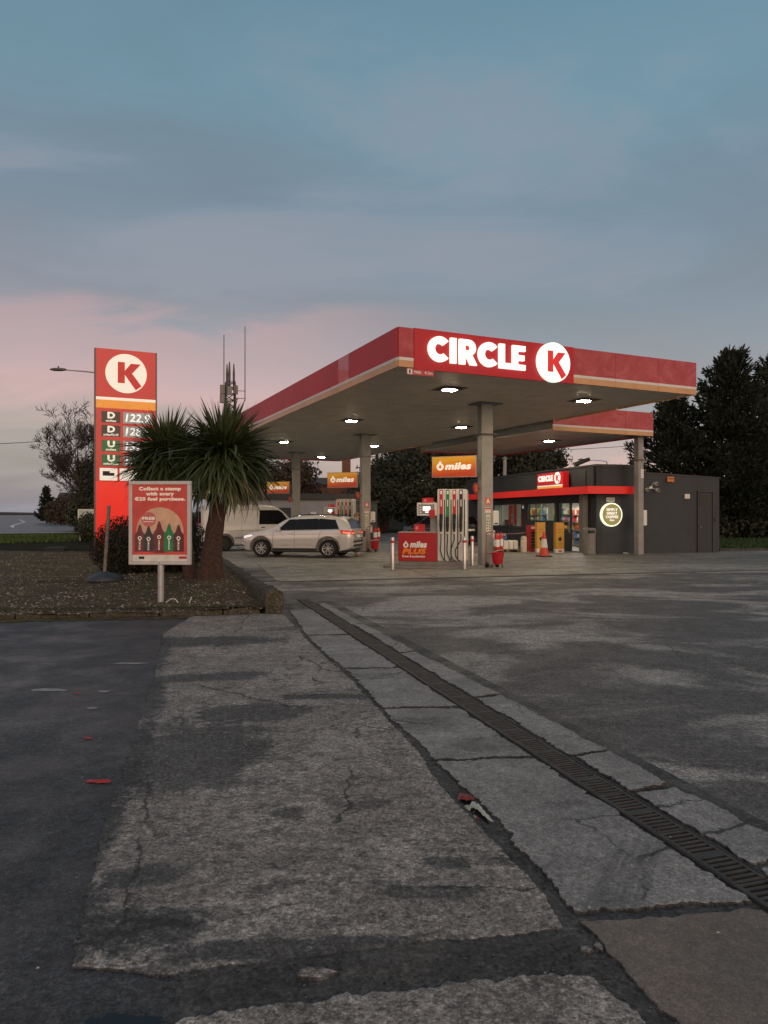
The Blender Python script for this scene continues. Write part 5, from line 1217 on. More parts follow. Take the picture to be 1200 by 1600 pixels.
# ------------------------------------------------------------------ person refuelling, mostly behind the car
def skin_mesh(verts, edges, rad, sub=2):
    me = bpy.data.meshes.new('skin'); me.from_pydata(verts, edges, [])
    o = bpy.data.objects.new('tmps', me); COL.objects.link(o)
    sk = o.modifiers.new('s', 'SKIN'); sk.use_smooth_shade = True
    for i, d in enumerate(me.skin_vertices[0].data):
        d.radius = (rad[i], rad[i]) if not isinstance(rad[i], tuple) else rad[i]; d.use_root = (i == 0)
    sb = o.modifiers.new('d', 'SUBSURF'); sb.levels = sub; sb.render_levels = sub
    dg = bpy.context.evaluated_depsgraph_get(); out = bpy.data.meshes.new_from_object(o.evaluated_get(dg), depsgraph=dg)
    bpy.data.objects.remove(o); return out
def person():
    t = thing('person', 'person with long brown hair in dark jacket standing behind the car', 'person', (-1.06, 27.35, .008), R(95))
    # faces local -y; root at pelvis
    v = [(0, 0, .86), (0, .01, 1.02), (0, .02, 1.22), (0, .01, 1.34), (0, -.01, 1.40), (0, -.03, 1.46), (0, -.045, 1.54),
         (.09, 0, .82), (.10, -.03, .47), (.10, .02, .09), (.105, -.10, .045), (.11, -.16, .04), (-.09, 0, .82), (-.10, .0, .47), (-.10, .05, .09), (-.105, -.07, .045), (-.11, -.13, .04),
         (.16, .01, 1.31), (.20, -.02, 1.06), (.17, -.20, .92), (.15, -.28, .91), (-.16, .01, 1.31), (-.21, .02, 1.06), (-.20, -.10, .86), (-.19, -.15, .80)]
    e = [(0, 1), (1, 2), (2, 3), (3, 4), (4, 5), (5, 6), (0, 7), (7, 8), (8, 9), (9, 10), (10, 11), (0, 12), (12, 13), (13, 14), (14, 15), (15, 16), (3, 17), (17, 18), (18, 19), (19, 20), (3, 21), (21, 22), (22, 23), (23, 24)]
    r = [.13, .12, .14, .10, .055, .075, .085, .085, .06, .04, .04, .03, .085, .06, .04, .04, .03, .06, .047, .036, .026, .06, .047, .036, .026]
    b = link('body', skin_mesh(v, e, r), m_skin, t)
    link('jacket', skin_mesh([v[i] for i in (1, 2, 3, 17, 18, 19, 21, 22, 23, 0)], [(0, 1), (1, 2), (2, 3), (3, 4), (4, 5), (2, 6), (6, 7), (7, 8), (0, 9)], [.15, .17, .115, .075, .062, .05, .075, .062, .05, .155]), m_coat, b)
    link('trousers', skin_mesh([v[i] for i in (0, 7, 8, 9, 12, 13, 14)], [(0, 1), (1, 2), (2, 3), (0, 4), (4, 5), (5, 6)], [.135, .10, .072, .055, .10, .072, .055]), m_jean, b)
    for i, j in ((9, 11), (14, 16)):
        a, c_ = Vector(v[i]), Vector(v[j]); MB().lathe([(.0, -.02), (.055, -.018), (.06, .02), (.045, .06), (.0, .07)], 12, (0, 0, 0)).build('shoe', m_wplas, b, smooth=True)
        sh = b.children[-1]; sh.location = (a.x, (a.y+c_.y)/2, .022); sh.scale = (.85, 2.2, 1)
    # fingers
    for hx, hy, hz, s_ in ((.15, -.28, .91, 1), (-.19, -.15, .80, -1)):
        for k in range(4):
            MB().tube([(hx+(k-1.5)*.016, hy, hz), (hx+(k-1.5)*.018, hy-.04, hz-.012), (hx+(k-1.5)*.018, hy-.062-.006*(k in (1, 2)), hz-.04)], [.009, .008, .006], 6).build('finger', m_skin, b, smooth=True)
        MB().tube([(hx-s_*.02, hy+.01, hz), (hx-s_*.045, hy-.02, hz-.01), (hx-s_*.04, hy-.045, hz-.03)], [.011, .009, .007], 6).build('thumb', m_skin, b, smooth=True)
    # face and hair
    MB().lathe([(.0, -.012), (.012, -.006), (.010, .006), (.0, .02)], 8, (0, -.13, 1.50)).build('nose', m_skin, b, smooth=True)
    for x in (-.03, .03): MB().lathe([(.0, -.009), (.009, 0), (.0, .009)], 8, (x, -.122, 1.53)).build('eye', m_pblack, b)
    MB().box(-.022, .022, -.124, -.116, 1.455, 1.462).build('mouth', mat('lips', (.35, .12, .10), .5), b)
    hair = MB(); vs = []; n = 16
    prof = [(.0, 1.655, .0), (.07, 1.645, .0), (.105, 1.60, .01), (.118, 1.53, .03), (.12, 1.44, .05), (.125, 1.34, .06), (.12, 1.24, .06), (.09, 1.16, .06), (.03, 1.13, .06)]
    for rr, z, yo in prof:
        for j in range(n):
            a = 2*math.pi*j/n; yy = rr*math.sin(a)
            if yy < 0 and z < 1.60: yy *= .55
            vs.append((rr*math.cos(a)*(1+.05*math.sin(j*5)), yy+yo-.03, z+.004*math.sin(j*7)))
    hair.add(vs, [(i*n+j, i*n+(j+1) % n, (i+1)*n+(j+1) % n, (i+1)*n+j) for i in range(len(prof)-1) for j in range(n)])
    hair.build('hair', m_hair, b, smooth=60)
    return t
person()

# ------------------------------------------------------------------ pylon sign
py = thing('pylon_sign', 'tall red illuminated price pylon with round white emblem', 'sign', (-10.46, 25.7, 0), CA)
PW = 2.13
box('core', m_dsteel, py, .03, PW-.03, .02, .30, 0, 7.58)
box('side_frame', m_dsteel, py, -.02, .028, -.03, .32, 0, 7.62); box('side_frame', m_dsteel, py, PW-.028, PW+.02, -.03, .32, 0, 7.62)
box('top_panel', m_pred, py, .03, PW-.03, -.02, .018, 5.86, 7.62); box('white_stripe', m_plit, py, .03, PW-.03, -.022, .018, 5.76, 5.857); box('orange_stripe', mat('pylon_orange', (.75, .30, .03), .35, emit=.34, ecol=(.9, .33, .03)), py, .03, PW-.03, -.02, .018, 5.46, 5.757)
disc_k(py, PW/2, 6.76, .72, -.02, .012, m_plit, mat('pylon_k_red', (.6, .014, .02), .4, emit=.12, ecol=(.9, .012, .02)))
rows = [(4.93, m_pdark, 'D'), (4.42, m_pdark, 'D'), (3.88, m_pgreen, 'U'), (3.36, m_pgreen, 'U')]
box('price_field', m_pred, py, .03, PW-.03, -.014, .018, 3.32, 5.457)
for i, (z, m_, ch) in enumerate(rows):
    p = box('grade_plate', m_, py, .22, .86, -.024, -.0145, z, z+.41)
    text('grade_letter', ch, m_pwlit, p, .42, .68, z+.15, z+.39, -.024, .05); text('grade_name', 'miles' if i % 2 == 0 else 'milesPLUS', m_pwlit, p, .36 if i % 2 == 0 else .28, .72 if i % 2 == 0 else .80, z+.03, z+.11, -.024, .03, .2)
    q = box('price_plate', m_pgrey, py, .96, 1.98, -.024, -.0145, z, z+.41)
    text('price_digits', ['122.9', '128.9', '132.9', '138.9'][i], mat('price_digit_white', (.85, .88, .85), .4, emit=.6, ecol=(.9, .98, .95)), q, 1.04, 1.90, z+.06, z+.36, -.024, .02, .15)
svc = box('service_plate', m_plit, py, .16, .76, -.024, -.0195, 2.82, 3.27)
MB().box(.26, .50, -.028, -.0245, 2.99, 3.16).box(.501, .66, -.028, -.0245, 2.99, 3.10).build('truck_symbol', m_pblack, svc)
box('service_plate', m_plit, py, .84, 1.98, -.024, -.0195, 2.82, 3.27)
box('lower_panel', m_predlow, py, .03, PW/2-.003, -.02, .018, .02, 2.78); box('lower_panel', m_predlow, py, PW/2+.003, PW-.03, -.02, .018, .02, 2.78); box('panel_backing', m_pred, py, .03, PW-.03, -.012, .018, 2.785, 3.317)

# poster stand
def poster_stand():
    t = thing('poster_stand', 'framed red promotional poster board on a pale post', 'sign', (-3.755, 11.9, .13), R(-2.5))
    W_, z0, z1 = 1.05, .62, 2.02
    MB().tube([(0, .05, -.06), (0, .05, z0+.02)], .052, 16).build('post', m_gal, t, smooth=True)
    fr = MB(); w = .058
    fr.box(-W_/2, W_/2, -.02, .07, z0, z0+w).box(-W_/2, W_/2, -.02, .07, z1-w, z1).box(-W_/2, -W_/2+w, -.02, .07, z0+w+.001, z1-w-.001).box(W_/2-w, W_/2, -.02, .07, z0+w+.001, z1-w-.001)
    fr.build('frame', mat('poster_frame_white', (.56, .555, .54), .4, metal=.1, var=.06), t, bevel=.006); box('back_panel', m_alu, t, -W_/2+.03, W_/2-.03, .02, .06, z0+.03, z1-.03)
    x0, x1, a, b = -W_/2+w+.002, W_/2-w-.002, z0+w+.002, z1-w-.002
    pr = mat('poster_print_red', (.46, .055, .045), .4, var=.28, scale=2.5, emit=.13, ecol=(.8, .10, .07))
    p = box('poster', pr, t, x0, x1, .005, .018, a, b)
    box('white_footer', mat('poster_white', (.62, .58, .52), .45, emit=.1), p, x0, x1, .001, .0045, a, a+.105)
    box('footer_mark', m_pblack, p, x0+.11, x0+.2, -.001, .0009, a+.035, a+.075); box('footer_logo', m_redplas, p, x1-.14, x1-.01, -.001, .0009, a+.04, a+.08)
    pw = mat('poster_letters', (.70, .60, .50), .5, var=.05, emit=.18, ecol=(1, .85, .7))
    for s_, wv, z in (('Collect a stamp', .36, .06), ('with every', .24, .145), ('€25 fuel purchase.', .43, .23)): text('lettering', s_, pw, p, -wv, wv, b-z-.055, b-z+.025, .005, .07)
    arcp = [(q, z) for q, z in arc(.0, a+.50, .40, -8, 188, 30)]
    MB().prism(arcp, .002, .0045, 'y').build('sun_print', mat('poster_peach', (.56, .34, .23), .45, var=.2, emit=.08, ecol=(.9, .5, .3)), p)
    MB().prism(arc(-.19, a+.70, .125, 0, 360, 26)[:-1], -.0005, .0018, 'y').build('badge_print', mat('poster_badge', (.50, .14, .12), .45, emit=.1), p)
    text('badge_lettering', 'FREE', pw, p, -.30, -.08, a+.69, a+.74, -.0005, .06); box('badge_line', pw, p, -.28, -.10, -.002, -.0006, a+.655, a+.665)
    cols = [((.16, .05, .05), -.34, .40, 'a'), ((.05, .05, .055), -.19, .38, 'b'), ((.16, .04, .04), -.01, .47, 'c'), ((.02, .22, .08), .16, .42, 'd'), ((.10, .03, .035), .32, .40, 'e')]
    for i, (c, x, h, k) in enumerate(cols):
        w_ = .098 if i == 2 else .088; h *= 1.12; zb = a+.16-(.02 if i == 2 else 0)
        pts = [(x-w_, zb), (x+w_, zb), (x+w_, zb+h*.62), (x+w_*.5, zb+h*.76), (x+w_*.3, zb+h*.9), (x+.01, zb+h), (x-.01, zb+h), (x-w_*.3, zb+h*.9), (x-w_*.5, zb+h*.76), (x-w_, zb+h*.62)]
        bo = MB().prism(pts, -.004-.0008*i, -.001-.0008*i, 'y').build('bottle_print', mat('poster_bottle_%d' % i, c, .45, var=.3, scale=9, emit=.03), p)
        yb = -.004-.0008*i
        ring = MB(); o_ = arc(x, zb+h*.5, .033, 0, 360, 16); 
        me = outline_mesh([o_[:-1], arc(x, zb+h*.5, .018, 0, 360, 12)[:-1]], .001); me.transform(Matrix.Translation((0, yb-.001, 0)) @ Matrix.Rotation(R(90), 4, 'X')); link('emblem_print', me, pw, bo)
        tx = text('bottle_lettering', 'CIRCLE', pw, bo, -.085, .085, -.014, .014, 0, .04); tx.data.transform(Matrix.Translation((x, yb-.0005, zb+h*.25)) @ Matrix.Rotation(R(90), 4, 'Y'))
    MB().lathe([(.01, .0), (.008, -.006)], 8, (0, -.02, z0+.03), 'y').build('lock', m_dsteel, t)
poster_stand()
t = thing('cable_end', 'white cable end curling beside the poster post', 'cable', (-3.5, 11.8, .13)); MB().tube([(-.12, 0, 0), (-.04, .0, .06), (.04, -.02, .06), (.09, -.03, .0)], .008, 6).build('cable', m_wplas, t, smooth=True); MB().tube([(.26, .02, -.01), (.30, .02, .09)], .008, 6).build('loose_tie', m_wplas, t)
t = thing('rubber_base_pole', 'leaning grey pole in a round black rubber base', 'pole', (-5.72, 14.6, bed_z(-5.72, 14.6)), 0)
MB().lathe([(.34, -.02), (.36, .02), (.34, .08), (.22, .15), (.08, .18), (.05, .19)], 28).build('base', mat('rubber_bluish', (.035, .042, .05), .5, var=.2), t, smooth=True); MB().tube([(-.02, 0, .17), (.06, .02, 1.55)], .036, 10).build('pole', mat('worn_pole', (.20, .17, .15), .7, var=.4, scale=14), t, smooth=True)
t = thing('black_plinth_block', 'low black block lying near the foot of the pylon', 'block', (-12.0, 26.0, .1), R(5)); MB().box(-.36, .36, -.2, .2, -.08, .27).build('block', m_rubber, t, bevel=.02); MB().box(-.3, .3, -.15, .15, .271, .29).build('lid', m_plastic, t)
t = thing('banner_frame', 'white and green banner frame half hidden by a bush', 'sign', (-18.1, 42, 0), R(20))
box('leg', m_gal, t, .1, .16, -.03, .03, 0, .55); box('leg', m_gal, t, 1.8, 1.86, -.03, .03, 0, .55)
MB().box(0, 2.0, -.03, .03, .5, .56).box(0, 2.0, -.03, .03, 1.82, 1.88).box(0, .06, -.03, .03, .561, 1.819).box(1.94, 2.0, -.03, .03, .561, 1.819).build('frame', m_pwhite, t); box('panel', mat('banner_white', (.5, .55, .52), .5), t, .061, 1.939, -.01, .01, .561, 1.819); MB().prism([(.07, .57), (.5, .57), (.07, 1.1)], -.014, -.011, 'y').build('green_corner', mat('banner_green', (.06, .35, .20), .5), t); MB().prism([(.12, 1.5), (.5, 1.55), (.5, 1.62), (.12, 1.62)], -.014, -.011, 'y').build('print', m_pwhite, t)

# ------------------------------------------------------------------ plants
def strap_leaf(L, w, droop, seed):
    """one long sword leaf growing along +x, bending down, folded along its midrib"""
    r_ = random.Random(seed); vs = []; n = 7; x = z = 0; a = 0.
    for i in range(n+1):
        t = i/n; ww = w*(.55+.9*t if t < .35 else (1-((t-.35)/.65)**1.7)*.87+.0)
        ww = max(ww, .001); vs += [(x, -ww, z+.35*ww), (x, 0, z), (x, ww, z+.35*ww)]
        a -= droop/n*(t*1.8+.1); x += L/n*math.cos(a); z += L/n*math.sin(a)
    fs = []
    for i in range(n):
        b = i*3; fs += [(b, b+1, b+4, b+3), (b+1, b+2, b+5, b+4)]
    me = bpy.data.meshes.new('leaf'); me.from_pydata(vs, [], fs)
    for p in me.polygons: p.use_smooth = True
    return me
LEAVES = [strap_leaf(1.0, .029+.003*(i % 3), [.05, .15, .3, .55, .9, 1.3][i], i) for i in range(6)]
for me in LEAVES: me.materials.append(m_leaf)
DRY = [strap_leaf(1.0, .022, [.5, 1.0, 1.5][i], 40+i) for i in range(3)]
for me in DRY: me.materials.append(m_leafdead)
def cabbage_palm(label, base, crown, rad, trunk_r, n_leaf, seed, n_dry, side=0, extra=1500):
    r_ = random.Random(seed); z0 = bed_z(*base)
    t = thing('cabbage_palm', label, 'palm', (base[0], base[1], z0), 0, 'cabbage palms in the bed')
    cx, cy, cz = crown[0]-base[0], crown[1]-base[1], crown[2]-z0
    mb = MB(); pts = []; rr = []
    for i in range(15):
        f = i/14; pts.append((cx*f**1.2+.03*math.sin(f*5+seed), cy*f+.03*math.sin(f*4), -.1+(cz+.12)*f)); rr.append(trunk_r*(1.12-.12*f if f > .1 else 1.3-1.9*f)*(1+.06*math.sin(i*2.3)))
    mb.tube(pts, rr, 14); mb.build('trunk', m_palmbark, t, smooth=True)
    def orient(o, az, el, L, c):
        o.location = c; o.rotation_euler = (r_.uniform(-.5, .5), -el, az); o.scale = (L, L, L)
    big = MB()
    for k in range(n_leaf+extra):
        az = r_.random()*2*math.pi; s_ = r_.uniform(-.75, 1.0); el = math.asin(max(-1, min(1, s_)))
        L = rad*r_.uniform(.80, 1.10)*(1-.22*max(0, math.sin(el))); hgt = r_.uniform(-.22, .22); c = (cx+.08*math.cos(az), cy+.08*math.sin(az), cz+hgt+(.12 if el > .6 else 0))
        if el < .25: me = LEAVES[r_.choice((2, 3, 4, 5))]
        elif el < .9: me = LEAVES[r_.choice((1, 2, 3, 4))]
        else: me = LEAVES[r_.choice((0, 1))]
        if k < n_leaf:
            o = link('leaf', me, None, t); orient(o, az, el, L, c)
        else:
            M_ = Matrix.Translation(c) @ Matrix.Rotation(az, 4, 'Z') @ Matrix.Rotation(-el, 4, 'Y') @ Matrix.Rotation(r_.uniform(-.5, .5), 4, 'X') @ Matrix.Scale(L*r_.uniform(.7, .95), 4)
            big.add([M_ @ v.co for v in me.vertices], [tuple(p.vertices) for p in me.polygons])
    o = big.build('inner_leaves', m_leaf, t, fix=False, smooth=True); o['kind'] = 'stuff'
    for k in range(n_dry):
        az = r_.uniform(0, 2*math.pi) if not side else side+r_.gauss(0, .6); el = r_.uniform(-1.2, -.5)
        o = link('dry_leaf', r_.choice(DRY), None, t); orient(o, az, el, rad*r_.uniform(.7, 1.0), (cx+.1*math.cos(az), cy+.1*math.sin(az), cz-.12))
    return t, (cx, cy, cz)
t1, c1 = cabbage_palm('fuller cabbage palm with dry leaves hanging beside the kerb wall', (-3.66, 14.75), (-3.34, 14.8, 2.74), 1.36, .17, 285, 11, 26)
r_ = random.Random(77)
# skirt of long dry leaves on the forecourt side
for k in range(46):
    az = r_.gauss(-.35, .45) if k < 30 else r_.uniform(0, 6.28); o = link('dry_leaf', DRY[r_.choice((0, 1))] if k % 3 else LEAVES[4], None, t1); L = r_.uniform(.95, 1.35)
    o.location = (c1[0]+.12*math.cos(az), c1[1]+.12*math.sin(az)-.08, c1[2]-.10+r_.uniform(-.12, .1)); o.rotation_euler = (r_.uniform(-.4, .4), r_.uniform(.45, 1.15), az); o.scale = (L, L, L)
for k in range(12):
    o = link('dry_leaf', DRY[2], None, t1); L = r_.uniform(.16, .3); o.location = (.16, -.08, .15+k*.10); o.rotation_euler = (0, r_.uniform(-.5, .4), r_.gauss(-.3, .5)); o.scale = (L, L*1.2, L)
tr = MB(); tr.tube([(.16, .1, -.1), (.14, .1, .5), (.18, .06, 1.3), (.22, .04, 2.1), (.24, .03, 2.4)], [.17, .14, .13, .12, .11], 12); tr.build('side_trunk', m_palmbark, t1, smooth=True)
cabbage_palm('smaller cabbage palm behind the poster board', (-4.08, 15.1), (-4.66, 15.3, 2.78), 1.18, .13, 270, 23, 10)

def leaf_cloud(blobs, n, size, seed, shell=.55, squash=1.):
    r_ = random.Random(seed); mb = MB(); tot = [b[3]*b[4]*b[5] for b in blobs]
    for k in range(n):
        x, y, z, rx, ry, rz_ = r_.choices(blobs, tot)[0]
        d = Vector((r_.gauss(0, 1), r_.gauss(0, 1), r_.gauss(0, 1))).normalized(); f = (shell+(1-shell)*r_.random())*(1+.12*mnoise.noise((d.x*2.5+x, d.y*2.5+y, d.z*2.5)))
        p = Vector((x+d.x*rx*f, y+d.y*ry*f, z+d.z*rz_*f))
        if p.z < .02: continue
        nn = (d+Vector((r_.gauss(0, .6), r_.gauss(0, .6), r_.gauss(0, .6)))).normalized(); a = nn.orthogonal().normalized(); b = nn.cross(a); an = r_.random()*6.28
        a, b = a*math.cos(an)+b*math.sin(an), b*math.cos(an)-a*math.sin(an); s_ = size*r_.uniform(.6, 1.3)
        mb.add([p-a*s_, p+b*s_*.5, p+a*s_, p-b*s_*.5], [(0, 1, 2, 3)])
    return mb
def shrub(name, label, loc, blobs, n, size, m, seed, cat='shrub', group=None):
    t = thing(name, label, cat, loc, 0, group); leaf_cloud(blobs, n, size, seed).build('foliage', m, t, fix=False)
    st_ = MB()
    for b in blobs: st_.tube([(b[0]*.3, b[1]*.3, -.05), (b[0]*.8, b[1]*.8, max(.1, b[2]*.7)), (b[0], b[1], b[2]+b[5]*.5)], [.05, .035, .012], 6)
    st_.build('stems', m_bark, t); return t
shrub('clipped_bush', 'rounded dark bush between the pylon and poster board', (-5.55, 16.6, .2), [(-.45, 0, .60, .85, .8, .75), (.45, .1, .72, .95, .8, .86), (0, .2, .55, 1.35, .8, .65)], 30000, .034, mat('clipped_bush_foliage', (.022, .024, .012), .85, var=.3, scale=2, island=.5), 3)
shrub('round_bush', 'dark bush in front of the green banner frame', (-16.9, 40.8, 0), [(0, 0, .85, .85, .8, .85), (.6, .2, .7, .7, .7, .7)], 4500, .075, m_shrub, 4)
shrub('verge_bush', 'low dark bushes beside the distant road bend', (-23.5, 62, 0), [(0, 0, .6, 3, 1.5, .9), (3.5, -2, .7, 2.6, 1.6, 1.0), (6, -5, .7, 2, 1.5, 1.1)], 6000, .13, m_shrub, 6)

def bare_tree(name, label, loc, H, seed, spread=.55, depth=6, m=None, ivy=None, group=None, lean=0):
    r_ = random.Random(seed); t = thing(name, label, 'tree', loc, 0, group); tk = MB(); tw = MB()
    def grow(p, d, L, rad, lev):
        k = 3; pts = [p]; q = p
        for i in range(k):
            d = (d+Vector((r_.gauss(0, .10), r_.gauss(0, .10), r_.gauss(.04, .07)))).normalized(); q = q+d*(L/k); pts.append(q)
        rs = [max(rad*(1-.5*i/k), .016) for i in range(k+1)]
        (tk if lev < 1 else tw).tube(pts, rs, 7 if lev < 2 else (4 if lev < 3 else 3), cap=lev < 1)
        if lev >= depth: return
        for i in range(r_.choice((3, 4)) if lev else 7):
            f = r_.uniform(.3, 1); j = min(k-1, int(f*k)); base = pts[j].lerp(pts[j+1], f*k-j)
            ax = Vector((r_.gauss(0, 1), r_.gauss(0, 1), r_.gauss(0, .5))).normalized(); nd = (d*.9+ax*spread*r_.uniform(.7, 1.3)+Vector((0, 0, .15))).normalized()
            grow(base, nd, L*r_.uniform(.5, .78), rs[j]*r_.uniform(.45, .62), lev+1)
    grow(Vector((0, 0, -.1)), Vector((lean, 0, 1)).normalized(), H*.40, H*.018, 0)
    tk.build('trunk', m_bark, t, smooth=True); tw.build('crown', m or m_twig, t, fix=False)
    if ivy: leaf_cloud(ivy, 13000, .17, seed+1, .3).build('ivy', m_hedge, t, fix=False)
    return t
bare_tree('bare_tree', 'bare winter tree with ivy behind the pylon', (-28.3, 69, 0), 13.5, 5, .72, 6, ivy=[(1.6, 0, 4.6, 2.8, 2.4, 4.2), (.5, 0, 3.2, 2.6, 2.2, 3.4), (1.2, 0, 5.5, 1.8, 1.8, 2.2), (-.8, 0, 1.6, 2.0, 2.0, 1.9)])
bare_tree('bare_tree', 'third bare tree, slightly lower, beside the ivy', (-31.0, 74, 0), 11.5, 25, .75, 6)
bare_tree('bare_tree', 'second bare tree overlapping the pylon edge', (-27.0, 72, 0), 12.0, 15, .72, 6)
def conifer(name, label, loc, H, rad, seed, m, n_br=150, low=.06, group=None, size=.42, shape=.75, fullness=1.0, skew=.0):
    r_ = random.Random(seed); t = thing(name, label, 'tree', loc, 0, group)
    MB().tube([(0, 0, -.1), (.04, .03, H*.5), (0, 0, H*.97)], [H*.018, H*.011, .02], 8).build('trunk', m_bark, t, smooth=True)
    br = MB(); fo = MB()
    for k in range(n_br):
        f = low+(1-low)*((k+r_.random())/n_br); z = H*f*.97; prof = (1-f)**shape*(1 if f > .18 else .75+f*1.4)
        L = rad*prof*r_.uniform(.45, 1.3)+.15; az = k*2.399+r_.gauss(0, .4); up = r_.uniform(.05, .45)+.5*f
        d = Vector((math.cos(az), math.sin(az), up)).normalized(); p0 = Vector((0, 0, z)); pts = [p0, p0+d*L*.5+Vector((0, 0, -.03*L)), p0+d*L+Vector((0, 0, .06*L))]
        br.tube(pts, [.05*(1-f)+.012, .03*(1-f)+.01, .006], 4, cap=False)
        for q in range(int((12+L*17)*fullness)):
            s_ = r_.random()**.7; b = pts[0].lerp(pts[1], s_*2) if s_ < .5 else pts[1].lerp(pts[2], s_*2-1)
            lat = Vector((-math.sin(az), math.cos(az), 0))*r_.gauss(0, .22*L*(1.1-s_)+.05)+Vector((0, 0, r_.gauss(0, .12)))
            b = b+lat; dd = (d*1.1+lat.normalized()*.5+Vector((r_.gauss(0, .35), r_.gauss(0, .35), r_.gauss(.25, .35)))).normalized(); ll = size*r_.uniform(.5, 1.25); a = dd.orthogonal().normalized(); an = r_.random()*6.28; a = (a*math.cos(an)+dd.cross(a)*math.sin(an))*ll*.22
            fo.add([b-a*.5, b+a*.5, b+dd*ll*.55+a*.75, b+dd*ll, b+dd*ll*.55-a*.75], [(0, 1, 2, 3, 4)])
    br.build('branches', m_bark, t, fix=False); fo.build('crown', m, t, fix=False); return t
G = 'tall dark conifers beyond the shop'
conifer('conifer_tree', 'tall dark conifer rising just past the canopy end', (23.2, 47.5, 0), 12.6, 5.0, 2, m_conif, 210, .05, G, .32, .62, 2.5)
conifer('conifer_tree', 'tall dark conifer at the edge above the lawn', (27.6, 49, 0), 13.2, 4.8, 12, m_conif, 210, .04, G, .32, .62, 2.5)
conifer('conifer_tree', 'ragged conifer leaning over the charcoal side wall', (20.0, 49, 0), 9.6, 4.6, 22, m_conif, 120, .22, G, .30, .6, 2.6)
conifer('conifer_tree', 'outermost dark conifer past the lawn', (32.6, 48, 0), 12.6, 4.8, 32, m_conif, 170, .04, G, .30, .62, 3.0)
for i, (x, y, rx, h_, lab) in enumerate([(21.5, 47.3, 4.2, 3.0, 'dark hedge behind the charcoal wall end'), (27.0, 47.3, 4.4, 3.6, 'dark hedge under the conifers by the lawn'), (33.5, 47.3, 4.2, 3.6, 'dark hedge at the edge of the lawn')]):
    shrub('hedge', lab, (x, y, 0), [(0, 0, h_*.45, rx, 1.3, h_*.62)], 7000, .16, m_hedge, 50+i, 'hedge')
G2 = 'dark evergreens behind the forecourt'
for i, (x, y, H, rr, lab) in enumerate([(-.6, 57, 9.0, 5.0, 'dark evergreen showing between second column and near pump'), (3.6, 58, 10.0, 5.2, 'dark evergreen directly behind the near pump'), (8.0, 59, 9.5, 5.0, 'dark evergreen behind the near orange board'), (11.4, 55, 8.0, 4.0, 'dark evergreen top showing over the shop roof')]):
    t = thing('evergreen_tree', lab, 'tree', (x, y, 0), 0, G2); MB().tube([(0, 0, -.1), (.1, 0, H*.5), (0, .1, H*.8)], [.28, .2, .06], 8).build('trunk', m_bark, t)
    rb_ = random.Random(60+i); bl = [(rb_.uniform(-.5, .5)*rr, rb_.uniform(-.4, .4)*rr, H*rb_.uniform(.12, .82), rr*.42, rr*.42, H*.17) for _ in range(13)]
    leaf_cloud(bl, 15000, .16, 70+i, .35).build('crown', m_hedge, t, fix=False)
for i, (x, y, H, rr, lab) in enumerate([(-7.6, 58, 7.2, 3.4, 'brown leafless scrub tree behind the far roof'), (-11.5, 60, 7.0, 3.6, 'brown scrub tree left of the brick chimney')]):
    t = thing('scrub_tree', lab, 'tree', (x, y, 0), 0, 'brown scrub trees behind the far roof'); MB().tube([(0, 0, -.1), (.1, 0, H*.5), (0, .1, H*.8)], [.25, .16, .05], 8).build('trunk', m_bark, t)
    rb_ = random.Random(90+i); bl = [(rb_.uniform(-.5, .5)*rr, rb_.uniform(-.4, .4)*rr, H*rb_.uniform(.2, .85), rr*.45, rr*.45, H*.17) for _ in range(9)]
    leaf_cloud(bl, 8000, .15, 95+i, .3).build('crown', m_brown, t, fix=False)
for i, (x, y, H) in enumerate([(17.5, 62, 6.6), (20.8, 64, 6.8), (24, 66, 6.9)]):
    bare_tree('bare_sapling', ['thin bare tree above the shop roof corner', 'thin bare tree between slim column and conifers', 'thin bare tree hidden mostly by the conifers'][i], (x, y, 0), H*.9, 120+i, .6, 4, group='thin bare trees behind the shop')
conifer('small_conifer', 'small dark conifer by the distant road', (-57, 120, 0), 6.0, 1.6, 41, m_conif, 60, .05, None, .6, .8)
shrub('brown_hedge', 'brown winter hedge beside the distant house', (-46.5, 106, 0), [(0, 0, 2.2, 3.4, 2, 2.6), (3, 0, 2.0, 2.6, 2, 2.4), (-2.4, 0, 1.8, 1.8, 1.6, 2.0)], 6000, .2, m_brown, 8, 'hedge')

# ------------------------------------------------------------------ far buildings
wb = thing('low_outbuilding', 'long low grey flat roofed building behind the pumps', 'building', (-12.5, 50.0, 0), R(6))
box('wall', mat('outbuilding_grey', (.36, .36, .365), .75, var=.1, scale=.8), wb, 0, 11.2, 0, 5, 0, 2.62); box('roof_fascia', m_trim, wb, -.2, 11.4, -.25, 5.2, 2.622, 3.05)
box('door', m_trim, wb, 5.0, 5.9, -.03, -.003, .02, 2.05); box('notice', m_pwhite, wb, 7.3, 7.7, -.03, -.003, 1.2, 1.75); MB().lathe([(.30, -.18), (.34, -.1), (.34, -.004)], 20, (9.4, 0, 1.95), 'y').build('extractor_fan', m_dsteel, wb)
wb2 = thing('small_grey_kiosk', 'small dark grey kiosk beyond the second column', 'building', (-1.9, 44.5, 0), R(10))
box('wall', mat('kiosk_grey', (.09, .09, .092), .7), wb2, 0, 1.5, 0, 2, 0, 2.3); box('roof', m_trim, wb2, -.1, 1.6, -.1, 2.1, 2.302, 2.42); box('door', m_trim, wb2, .3, 1.1, -.03, -.003, .02, 2.0)
hs = thing('brick_house', 'distant house with brick chimney above the far roof', 'house', (-8.5, 63, 0), R(4))
box('wall', m_brick, hs, 0, 9, 0, 7, 0, 4.2); MB().prism([(-.3, 4.202), (7.3, 4.202), (3.5, 5.0)], -.3, 9.3, 'x').build('roof', m_tile, hs)
